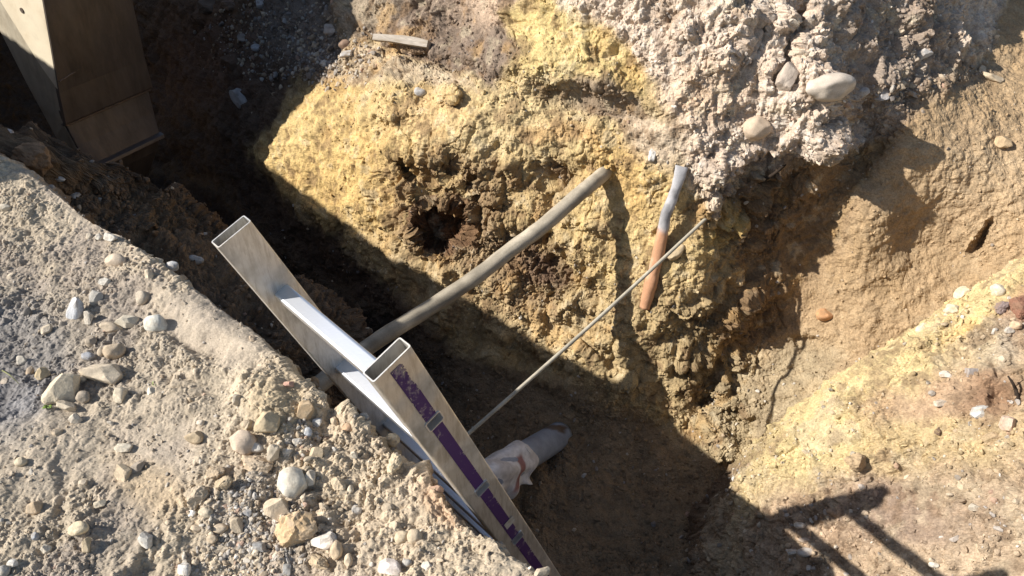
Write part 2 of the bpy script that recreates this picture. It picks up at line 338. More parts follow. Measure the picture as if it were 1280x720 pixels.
col = mixc(col, m_left_shade * ell(wx, wy, 390, 40, 70, 50, 0, .5), soilc(132, 118, 106), .8); col = mixc(col, m_left_shade * ell(wx, wy, 260, 80, 60, 60, 0, .6), soilc(112, 84, 66), .8)
col = mixc(col, m_floor, soilc(150, 124, 88) * (1 + .22 * n_med[..., None])); col = mixc(col, m_floor * ell(wx, wy, 300, 300, 330, 150, 35, .4), soilc(62, 50, 42), .95)  # left end of the floor painted near black for its deep shade
col = mixc(col, m_brown, soilc(176, 144, 98) * (1 + .10 * n_med[..., None])); col = mixc(col, m_brown * sst(.05, .45, n_big), soilc(188, 156, 110), .6)
col = mixc(col, m_brown * ell(wx, wy, 1240, 240, 90, 70, 0, .7), soilc(206, 174, 128), .5)
col = mixc(col, polymask(wx, wy, [(1060, 188), (1135, 128), (1070, 260), (1010, 345), (955, 445), (910, 440), (915, 335), (945, 245)], 14), soilc(148, 116, 78), .92)  # band of the spur's cast shadow, painted into the soil colour
col = mixc(col, ell(wx, wy, 950, 500, 110, 48, -32, .35), soilc(172, 152, 114) * (1 + .2 * n_fine[..., None]), .85)
col = mixc(col, ell(wx, wy, 1180, 110, 70, 20, -20, .4), soilc(140, 120, 100), .7)
blot = fbm(pb, 15, 5, 401, .6).reshape(sh); blot2 = fbm(pb, 6, 5, 411, .6).reshape(sh)
col = mixc(col, sst(.10, .40, blot) * rough * (1 - m_left_shade) * (1 - .6 * m_grav), soilc(136, 104, 68), .65)
col = mixc(col, sst(.12, .40, -blot2) * rough * (1 - m_left_shade) * (1 - m_floor) * (1 - m_grav), soilc(206, 160, 78), .45)
col = mixc(col, sst(.15, .4, -blot) * rough * (1 - m_left_shade) * (1 - m_floor), soilc(222, 206, 170), .35)
col *= (1 + .20 * (n_fine + .3 * vi) * rough)[..., None]
col *= 1 - np.array([.10, .12, .17]) * (rough * (1 - m_left_shade) * (1 - .6 * m_grav))[..., None]; col = np.clip(col, .01, .75)
M_soil = soil_mat('excavated_soil')
sheet('trench_wall', V, col, M_soil)
BACK_SH = len(SHEETS) - 1

# ===== near bank: rows run along its crest, columns across it
crest_px = [(-900, -190, .60), (-620, -90, .74), (-400, -10, .74), (-200, 66, .58), (-90, 126, .38), (-38, 172, .28), (0, 200, .215), (30, 214, .20), (60, 234, .185), (110, 272, .165), (150, 292, .155), (200, 336, .15), (255, 372, .15), (320, 422, .15), (370, 476, .145), (415, 506, .13), (440, 522, .12), (480, 556, .10), (520, 594, .09), (560, 630, .10), (600, 664, .105), (650, 704, .10), (700, 744, .09), (760, 806, .06), (860, 880, 0), (1000, 1020, -.15)]
cw = np.array([P(a, b, Dz(a, b, z)) for a, b, z in crest_px]); cp = np.array(crest_px)
cw[0, 2], cw[1, 2], cw[2, 2] = 2.05, .99, .70          # unseen heap left of the picture, raised to cast shade on the far wall
seg = np.r_[0, np.cumsum(np.linalg.norm(np.diff(cw, axis=0), axis=1))]
def dens(parts):
    out = []
    for a, b, st in parts: out.append(np.arange(a, b, st))
    return np.concatenate(out + [[parts[-1][1]]])
s0 = np.interp(-150, cp[:, 0], seg); s1 = np.interp(760, cp[:, 0], seg)
U = dens([(0, s0, .03), (s0, s1, .0026), (s1, seg[-1], .03)])
cx_ = np.interp(U, seg, cw[:, 0]); cy_ = np.interp(U, seg, cw[:, 1]); cz_ = np.interp(U, seg, cw[:, 2]); cpx = np.interp(U, seg, cp[:, 0])
ker = np.hanning(15); ker /= ker.sum()
sm = lambda a: np.convolve(np.pad(a, 7, 'edge'), ker, 'valid')
cx_, cy_, cz_ = sm(cx_), sm(cy_), sm(cz_)
Sg = dens([(-3.6, -1.5, .03), (-1.5, -.9, .006), (-.9, -.02, .0026), (-.02, .9, .0035), (.9, 1.4, .02)])
NX, NY = .66, .75
UU, SS = np.meshgrid(U, Sg); PX = np.interp(UU, U, cpx)
BX = np.interp(UU, U, cx_) + SS * NX; BY = np.interp(UU, U, cy_) + SS * NY; CZ = np.interp(UU, U, cz_)
# profile beyond the crest: left a stepped shelf, by the ladder a steep face
shelf = 1 - sst(150, 320, PX)
sp = np.maximum(SS, 0)
prof_s = -.40 * sst(0, .11, sp) - .30 * sp - .04 * sst(.3, .5, sp) - 1.15 * sst(.60, .82, sp) - .3 * sst(.82, 1.2, sp)
prof_l = -.62 * sst(0, .12, sp) - .75 * sst(.08, .38, sp) - .5 * sst(.45, .9, sp) - .5 * sp
ex = np.maximum(CZ - .17, 0)
BZ = (CZ - ex) * sst(-2.6, 0, SS) + .10 * (1 - sst(-2.6, 0, SS)) + ex * np.exp(-(np.minimum(SS, 0) / .55) ** 2) + shelf * prof_s + (1 - shelf) * prof_l
sn = -np.minimum(SS, 0)
BZ = BZ - .10 * sst(.0, .5, sn) * sst(200, 500, PX) - .04 * sst(0, .25, sn) * (1 - sst(150, 400, PX))
B = np.stack([BX, BY, BZ], -1); shb = BX.shape; pbk = B.reshape(-1, 3)
px_, py_, _ = proj(B)
NB = normals(B); NB *= np.sign(NB[0:50, :, 2].mean())
f_big = fbm(pbk, 2.3, 4, 101).reshape(shb); f_med = fbm(pbk, 9, 4, 107, .55).reshape(shb); f_fin = fbm(pbk, 45, 4, 109, .6).reshape(shb)
a1, a2, ai = [q.reshape(shb) for q in worley(pbk + .012 * np.c_[f_fin.ravel(), f_med.ravel(), f_big.ravel()], 30, 3.3)]
b1, b2, bi = [q.reshape(shb) for q in worley(pbk + .004 * np.c_[f_fin.ravel(), f_med.ravel(), f_fin.ravel()], 75, 5.3)]
ppx = px_ + 16 * f_med + 10 * f_big; ppy = py_ + 16 * fbm(pbk, 8, 3, 131).reshape(shb)
m_smooth = np.maximum.reduce([ell(ppx, ppy, 262, 410, 75, 34, 28, .4), ell(ppx, ppy, 45, 560, 60, 60, -30, .5) * .7, ell(ppx, ppy, 190, 560, 60, 80, 20, .6) * .6, ell(ppx, ppy, 110, 260, 60, 24, 35, .5) * .8])
m_shelf = sst(.01, .06, SS)
m_asph = ell(ppx, ppy, 12, 460, 62, 90, 10, .35) * (1 - m_shelf)
m_cr = np.maximum(ell(ppx, ppy, 480, 600, 150, 130, 35, .5), ell(ppx, ppy, 430, 520, 70, 40, 0, .5))
crumb = np.clip((1 - m_smooth) * (.45 + .55 * sst(-.3, .3, f_med)) + .35 * m_cr, 0, 1.3)
h_lo = grit(pbk + .02 * np.c_[f_med.ravel(), f_big.ravel(), f_fin.ravel()], 12, 2, 5.3).reshape(shb)
h_hi = grit(pbk + .007 * np.c_[f_fin.ravel(), f_med.ravel(), f_fin.ravel()], 45, 3, 6.3).reshape(shb)
db = .022 * f_big + .014 * f_med * (1 - .5 * m_smooth) + .003 * f_fin * (1 - .75 * m_smooth)
db += crumb * (.45 * h_lo + .8 * h_hi) + .25 * h_hi
db += crumb * .003 * sst(0, .3, b2 - b1) * (1 - np.clip(b1, 0, 1)) * (1.2 + bi)
db += m_cr * (1 - m_shelf) * (.016 * fbm(pbk, 9, 4, 137, .55).reshape(shb) + .45 * h_lo + .25 * h_hi - .012)
db += m_shelf * (.05 * f_big + .035 * f_med + .008 * f_fin + 1.0 * h_lo + 1.2 * h_hi)
db += .018 * ell(ppx, ppy, 330, 500, 26, 34, 0, .6) + .02 * ell(ppx, ppy, 262, 400, 60, 14, 30, .8) - .02 * ell(ppx, ppy, 245, 432, 26, 12, 30, .8) - .022 * ell(ppx, ppy, 415, 530, 22, 26, 20, .5)
db += m_asph * (.014 * fbm(pbk, 20, 4, 139, .6).reshape(shb)) - .009 * ell(ppx, ppy, 72, 610, 9, 40, 0, .6) - .016 * ell(ppx, ppy, 190, 690, 12, 34, 25, .6)
B = B + NB * db[..., None]
cb = np.ones(shb + (3,)) * soilc(190, 170, 138)
cb = mixc(cb, sst(-.2, .35, f_big + .4 * f_med), soilc(204, 182, 146)); cb = mixc(cb, sst(.05, .4, fbm(pbk, 5, 3, 141).reshape(shb)), soilc(172, 154, 134), .8)
cb = mixc(cb, m_smooth, soilc(192, 172, 144), .8); cb = mixc(cb, m_cr, soilc(210, 184, 142), .7)
cb = mixc(cb, ell(ppx, ppy, 190, 610, 60, 30, 20, .6), soilc(198, 166, 112), .6); cb = mixc(cb, ell(ppx, ppy, 545, 625, 34, 16, 45, .5), soilc(206, 162, 112), .8)
cb = mixc(cb, m_asph, soilc(134, 132, 134) * (1 + .3 * f_med[..., None]), .9); cb = mixc(cb, ell(ppx, ppy, 60, 420, 120, 60, 10, .6) * (1 - m_shelf), soilc(160, 148, 132), .5)
cb = mixc(cb, ell(ppx, ppy, 330, 640, 60, 60, 0, .6) * (1 - m_shelf), soilc(168, 156, 142), .6); cb = mixc(cb, ell(ppx, ppy, 350, 508, 34, 40, 0, .5), soilc(198, 172, 124), .8)
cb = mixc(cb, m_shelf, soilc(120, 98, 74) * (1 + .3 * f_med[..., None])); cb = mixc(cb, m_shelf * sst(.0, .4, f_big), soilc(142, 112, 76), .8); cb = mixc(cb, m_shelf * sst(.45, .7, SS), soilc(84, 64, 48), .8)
g_ = cb.mean(-1, keepdims=True); cb = cb + (g_ - cb) * .10 * (1 - m_shelf[..., None])
cb *= .93 * (1 + .20 * f_fin + .10 * bi * crumb)[..., None]
cb = np.clip(cb, .01, .75)
M_bank = soil_mat('bank_dust', fine=1.6, bumpd=.0022, var=.3)
sheet('bank', B, cb, M_bank)

# ===== mound on the right: rows run along its ridge
ridge_px = [(700, 950, -1.7), (790, 830, -1.62), (850, 740, -1.42), (900, 680, -1.16), (930, 632, -.98), (950, 594, -.90), (1000, 540, -.74), (1050, 497, -.60), (1100, 458, -.48), (1150, 424, -.40), (1200, 388, -.31), (1250, 350, -.23), (1300, 318, -.17), (1400, 262, -.06), (1600, 180, .1), (1900, 60, .2)]
rw = np.array([P(a, b, Dz(a, b, z)) for a, b, z in ridge_px]); rp = np.array(ridge_px)
seg2 = np.r_[0, np.cumsum(np.linalg.norm(np.diff(rw, axis=0), axis=1))]
t0, t1 = np.interp(800, rp[:, 0], seg2), np.interp(1420, rp[:, 0], seg2)
U2 = dens([(0, t0, .02), (t0, t1, .0033), (t1, seg2[-1], .03)])
G = [sm(np.interp(U2, seg2, rw[:, k])) for k in range(3)]; rpx = np.interp(U2, seg2, rp[:, 0])
S2 = dens([(-.9, -.12, .015), (-.12, 1.35, .0034), (1.35, 3.0, .03)])    # + runs from the ridge towards the camera's side
UU2, SS2 = np.meshgrid(U2, S2); RX = np.interp(UU2, U2, rpx)
MX, MY = .50, -.866
OX = np.interp(UU2, U2, G[0]) + SS2 * MX; OY = np.interp(UU2, U2, G[1]) + SS2 * MY; RZ = np.interp(UU2, U2, G[2])
q_ = np.maximum(SS2, 0); lowl = 1 - sst(850, 1000, RX)
rise = .085 * sst(.02, .28, q_) + .10 * q_ + .74 * np.maximum(q_ - .35, 0)
OZ = RZ + q_ * .42 * lowl * np.exp(-q_ * .8) + .10 * q_ * lowl + rise * (1 - lowl) - 2.1 * sst(0, .95, -np.minimum(SS2, 0)) - .9 * np.maximum(-SS2, 0)
tz = .05 + .1 * sst(900, 1500, RX)
OZ = np.where(OZ > tz - .3, tz - .3 * np.exp(-(OZ - tz + .3) / .3), OZ)
Mo = np.stack([OX, OY, OZ], -1); shm = OX.shape; pm = Mo.reshape(-1, 3)
NM = normals(Mo); NM *= np.sign(NM[len(S2) // 2:, :, 2].mean())
mx_, my_, _ = proj(Mo)
g_big = fbm(pm, 2.6, 4, 201).reshape(shm); g_med = fbm(pm, 9, 4, 207, .55).reshape(shm); g_fin = fbm(pm, 42, 4, 209, .6).reshape(shm)
c1, c2, ci = [q.reshape(shm) for q in worley(pm + .012 * np.c_[g_fin.ravel(), g_med.ravel(), g_big.ravel()], 22, 7.3)]
d1, d2, di = [q.reshape(shm) for q in worley(pm + .004 * np.c_[g_fin.ravel(), g_med.ravel(), g_fin.ravel()], 60, 8.3)]
qx = mx_ + 22 * g_med + 12 * g_big; qy = my_ + 22 * fbm(pm, 8, 3, 231).reshape(shm)
sel = sst(-.25, .3, g_med + .3 * ci)
dm = .026 * g_big + .020 * g_med + .007 * g_fin 
k_lo = grit(pm + .02 * np.c_[g_med.ravel(), g_big.ravel(), g_fin.ravel()], 11, 2, 15.3).reshape(shm)
k_hi = grit(pm + .008 * np.c_[g_fin.ravel(), g_med.ravel(), g_fin.ravel()], 38, 3, 16.3).reshape(shm)
dm += (.25 + .75 * sel) * (.85 * k_lo + 1.4 * k_hi)
dm += (.3 + .7 * sel) * .003 * sst(0, .3, d2 - d1) * (1 - np.clip(d1, 0, 1)) * (1.2 + di)
dm += ell(qx, qy, 1260, 420, 60, 60, 0, .5) * .03 * fbm(pm, 16, 3, 233).reshape(shm) - .03 * ell(qx, qy, 1262, 495, 18, 10, 0, .5) + .02 * ell(qx, qy, 1072, 580, 24, 14, 0, .6)
dm -= .012 * (1 - sst(0, .06, np.abs(fbm(pm, 5, 4, 241).reshape(shm)))) * sst(-.1, .3, g_big)
Mo = Mo + NM * dm[..., None]
cm = np.ones(shm + (3,)) * soilc(186, 160, 122)
yb = sst(110, 20, (qy - np.interp(qx, rp[:, 0], rp[:, 1]))) * sst(880, 960, mx_)
cm = mixc(cm, yb, soilc(214, 190, 124)); cm = mixc(cm, yb * sst(.0, .4, g_med), soilc(206, 182, 120), .6)
cm = mixc(cm, ell(qx, qy, 1180, 560, 130, 40, 0, .5), soilc(206, 180, 118), .8); cm = mixc(cm, ell(qx, qy, 1010, 560, 80, 60, -30, .4), soilc(212, 190, 124), .85)
cm = mixc(cm, ell(qx, qy, 1215, 420, 30, 40, -20, .5), soilc(226, 190, 104), .8); cm = mixc(cm, ell(qx, qy, 1170, 500, 80, 24, -8, .6), soilc(190, 156, 118), .85)
cm = mixc(cm, ell(qx, qy, 1272, 395, 28, 40, 0, .5), soilc(150, 102, 76), .9); cm = mixc(cm, ell(qx, qy, 1240, 440, 40, 30, 0, .6), soilc(176, 164, 142), .7)
cm = mixc(cm, ell(qx, qy, 1250, 500, 45, 28, 0, .5), soilc(150, 112, 78), .8); cm = mixc(cm, ell(qx, qy, 1140, 640, 110, 45, 10, .5), soilc(158, 134, 116), .8)
cm = mixc(cm, ell(qx, qy, 1260, 640, 90, 60, 0, .6), soilc(184, 160, 130), .8); cm = mixc(cm, ell(qx, qy, 1200, 720, 160, 40, 0, .6), soilc(196, 172, 140), .7)
cm = mixc(cm, ell(qx, qy, 1000, 670, 80, 50, 0, .6), soilc(190, 162, 130), .8)
cm = mixc(cm, sst(905, 850, qx + .5 * (qy - 700)), soilc(112, 88, 66), .9)
cm = mixc(cm, sst(.1, .4, fbm(pm, 14, 5, 431, .6).reshape(shm)), soilc(136, 108, 78), .6); cm = mixc(cm, sst(.1, .4, fbm(pm, 11, 5, 441, .6).reshape(shm)), soilc(206, 188, 152), .4)
cm *= np.array([.90, .87, .84]) * (1 + .2 * g_fin + .12 * di)[..., None]; cm = np.clip(cm, .01, .75)
sheet('earth_mound', Mo, cm, M_soil)

# ground beyond the excavation, out to the horizon
th = np.linspace(0, 2 * math.pi, 97)[:-1]; rr = np.array([7.5, 9, 12, 20, 50, 120, 300.])
gv = []; 
for r in rr:
    for t in th: gv.append((r * math.cos(t), 2 + r * math.sin(t), .25 + (.15 * math.sin(3 * t) if r < 50 else 0)))
gf = np.array([(i * 96 + j, i * 96 + (j + 1) % 96, (i + 1) * 96 + (j + 1) % 96, (i + 1) * 96 + j) for i in range(len(rr) - 1) for j in range(96)])
props(mesh_obj('ground', gv, gf, soil_mat('outer_ground', base=tuple(soilc(180, 160, 130))), smooth=True), kind='structure')
#@@OBJECTS
# ---------------------------------------------------------------- where a photo pixel meets the built ground
ALLP = {k: np.concatenate([q[k] for q in SHEETS]) for k in ('v', 'n', 'c', 'px', 'py', 'D')}
okm = (ALLP['D'] > .2) & (np.abs(ALLP['px'] - 640) < 760) & (np.abs(ALLP['py'] - 360) < 500)
ALLP = {k: v[okm] for k, v in ALLP.items()}
gcell = 8; gw = 200
gi = (np.floor(ALLP['py'] / gcell).astype(int) + 30) * gw + np.floor(ALLP['px'] / gcell).astype(int) + 30
order = np.argsort(gi, kind='stable'); gs = gi[order]
def surf(px, py):
    cand = []
    for dy in (-1, 0, 1):
        for dx in (-1, 0, 1):
            k = (int(py // gcell) + 30 + dy) * gw + int(px // gcell) + 30 + dx
            a, b = np.searchsorted(gs, [k, k + 1]); cand.append(order[a:b])
    c = np.concatenate(cand); d = np.hypot(ALLP['px'][c] - px, ALLP['py'][c] - py)
    near = c[d < max(3.0, d.min() + .5)]; dn = ALLP['D'][near]; f = near[dn < dn.min() + .12]
    j = f[np.argmin(np.hypot(ALLP['px'][f] - px, ALLP['py'][f] - py))]
    return ALLP['v'][j], ALLP['n'][j], ALLP['c'][j], ALLP['D'][j]

# ---------------------------------------------------------------- rocks
def ico(sub):
    bm = bmesh.new(); bmesh.ops.create_icosphere(bm, subdivisions=sub, radius=1)
    v = np.array([q.co[:] for q in bm.verts]); f = np.array([[q.index for q in t.verts] for t in bm.faces]); bm.free(); return v, f
def cutrock(v, r, ncut, dmin=.55, dmax=.9, lump=.15):
    v = v * (1 + lump * noise(v, 1.3, r.rand() * 90))[:, None]
    for _ in range(ncut):
        n = r.randn(3); n /= np.linalg.norm(n); d = r.uniform(dmin, dmax)
        v = v - np.outer(np.maximum(v @ n - d, 0), n)
    return v
def rotm(r, n):
    q = r.randn(n, 4); q /= np.linalg.norm(q, axis=1, keepdims=True); w_, x, y, z = q.T
    return np.stack([1 - 2 * (y * y + z * z), 2 * (x * y - z * w_), 2 * (x * z + y * w_), 2 * (x * y + z * w_), 1 - 2 * (x * x + z * z), 2 * (y * z - x * w_), 2 * (x * z - y * w_), 2 * (y * z + x * w_), 1 - 2 * (x * x + y * y)], -1).reshape(n, 3, 3)
IC = {1: ico(1), 2: ico(2)}
M_grav = soil_mat('pebble_stone', fine=2.2, bumpd=.0012, var=.22, rough=.9)
PAL = [soilc(*c) for c in [(214, 206, 192), (186, 182, 178), (160, 158, 158), (206, 180, 142), (222, 200, 166), (134, 132, 132), (178, 150, 116), (196, 150, 122), (230, 226, 218)]]
def scatter(name, sh_i, n, dens_f, smin, smax, power, stone_p, seed, label, kindmat=None, sink=.35):
    """loose pieces lying on one sheet of terrain, all one uncountable mass"""
    q = SHEETS[sh_i]; r = np.random.RandomState(seed)
    wgt = q['area'] * dens_f(q) * (q['D'] > .3) * (np.abs(q['px'] - 640) < 720) * (q['py'] > -80) * (q['py'] < 820)
    idx = r.choice(len(wgt), n, p=wgt / wgt.sum())
    size = smin * (smax / smin) ** (r.rand(n) ** power)
    stone = r.rand(n) < (stone_p if not callable(stone_p) else stone_p(q, idx))
    base = q['c'][idx] * r.uniform(.82, 1.22, (n, 1))
    pal = np.array(PAL)[r.choice(len(PAL), n, p=[.13, .14, .1, .18, .16, .08, .12, .04, .05])] * r.uniform(.85, 1.1, (n, 1))
    colr = np.where(stone[:, None], pal * .6 + base * .4, base)
    scl = np.stack([r.uniform(.75, 1.25, n), r.uniform(.6, 1.0, n), r.uniform(.45, .8, n)], -1) * size[:, None]
    R_ = rotm(r, n)
    # flatter side towards the ground: blend random rotation towards the surface normal is left to chance
    pos = q['v'][idx] + q['n'][idx] * (size * r.uniform(-sink, .35, n))[:, None]
    VV, FF, CC = [], [], []; base_i = 0
    big = size > np.quantile(size, .8)
    for lvl, sel_ in ((1, ~big), (2, big)):
        tv, tf = IC[lvl]
        for t in range(14):
            tmpl = cutrock(tv, r, 7 if t % 2 else 3, .5, .85, .35)
            j = np.where(sel_ & ((np.arange(n) % 14) == t))[0]
            if not len(j): continue
            vv = (tmpl[None] * scl[j][:, None, :]) @ R_[j].transpose(0, 2, 1) + pos[j][:, None]
            VV.append(vv.reshape(-1, 3)); CC.append(np.repeat(colr[j], len(tv), axis=0))
            FF.append((tf[None] + (base_i + np.arange(len(j)) * len(tv))[:, None, None]).reshape(-1, 3)); base_i += len(j) * len(tv)
    o = mesh_obj(name, np.concatenate(VV), np.concatenate(FF), M_grav, col=np.clip(np.concatenate(CC), .01, .8))
    props(o, label, None, None, 'stuff'); return o
def E_(q, cx, cy, rx, ry, ang=0, soft=.5): return ell(q['px'], q['py'], cx, cy, rx, ry, ang, soft)
bank_i, wall_i, mound_i = 1, 0, 2
crest_f = lambda q: np.interp(q['px'], cp[:, 0], cp[:, 1])
on_bank = lambda q: (q['py'] > crest_f(q) - 4).astype(float)
smooth_f = lambda q: 1 - .6 * np.clip(E_(q, 262, 405, 80, 36, 28) + .5 * E_(q, 45, 560, 60, 55) + .35 * E_(q, 190, 560, 60, 80), 0, 1)
clump = lambda q, f, o: sst(-.25, .4, noise(q['v'], f, o) + .5 * noise(q['v'], f * 2.3, o + 9))
scatter('gravel', bank_i, 42000, lambda q: on_bank(q) * smooth_f(q) * (.18 + clump(q, 9, 3)), .0013, .0065, 2.0, .3, 11, 'fine pale gravel and crumbs of earth over the dusty near bank')
scatter('gravel', bank_i, 1500, lambda q: on_bank(q) * smooth_f(q) * (.1 + clump(q, 7, 8) + 1.6 * E_(q, 120, 440, 90, 80) + 1.6 * E_(q, 350, 600, 120, 110, 40) + .8 * E_(q, 480, 620, 110, 60, 45)), .005, .016, 2.1, .6, 12, 'loose pebbles strewn over the dusty near bank', sink=.8)
scatter('gravel', bank_i, 3200, lambda q: on_bank(q) * np.clip(E_(q, 320, 660, 55, 60) + E_(q, 290, 710, 60, 30) + .8 * E_(q, 372, 548, 26, 20), 0, 1), .003, .009, 1.3, .97, 13, 'patch of clean grey and white chippings on the near bank')
scatter('crumbled_earth', bank_i, 7000, lambda q: (1 - on_bank(q)) * (q['py'] > 60) * (q['D'] < 5) * (.1 + clump(q, 6, 4)), .003, .018, 2.0, .08, 14, 'dark crumbled earth on the shaded step below the near bank')
scatter('crumbled_earth', wall_i, 22000, lambda q: (q['D'] < 4.6) * (.06 + clump(q, 4, 5) ** 1.5) * (1 - .7 * E_(q, 390, 190, 110, 100, 40)) * (1 - .85 * polymask(q['px'], q['py'], brown_poly, 8)) * (q['px'] > 250), .0025, .012, 1.9, .07, 15, 'crumbs of yellow and brown earth clinging to the far trench wall')
scatter('gravel', wall_i, 4600, lambda q: polymask(q['px'], q['py'], grav_poly, 12) + .25 * polymask(q['px'], q['py'], [(350, 10), (400, 30), (440, 50), (560, 90), (600, 108), (520, 108), (470, 112), (390, 100)], 8), .002, .012, 2.2, .5, 16, 'grey and white gravel packed in the upper layer of the far wall', sink=1.0)
scatter('gravel', wall_i, 1500, lambda q: np.clip(E_(q, 415, 75, 45, 30) + .35 * E_(q, 360, 50, 90, 50) + .5 * E_(q, 1150, 108, 70, 12, -15), 0, 1), .006, .022, 1.7, .85, 17, 'small pale stones gathered on the ledge of the far wall', sink=.4)
scatter('crumbled_earth', wall_i, 2600, lambda q: polymask(q['px'], q['py'], brown_poly, 8) * (.03 + clump(q, 6, 7) ** 2) + 1.5 * E_(q, 950, 500, 110, 45, -32), .002, .009, 2.2, .10, 18, 'crumbs of sandy earth on the smooth brown trench wall')
scatter('crumbled_earth', wall_i, 5000, lambda q: (q['py'] > 480) * (q['px'] > 560) * (q['px'] < 960) * (.1 + clump(q, 5, 9)), .003, .016, 2.1, .05, 19, 'loose dark earth on the trench floor')
scatter('crumbled_earth', mound_i, 38000, lambda q: (.12 + clump(q, 7, 6)), .002, .013, 2.2, .2, 20, 'crumbs of yellow and grey earth over the mound on the right')
scatter('gravel', mound_i, 700, lambda q: (.1 + clump(q, 5, 16) + 1.5 * E_(q, 990, 670, 60, 40) + E_(q, 1240, 440, 50, 90)), .005, .016, 1.9, .7, 21, 'scattered pale pebbles on the mound on the right', sink=.6)

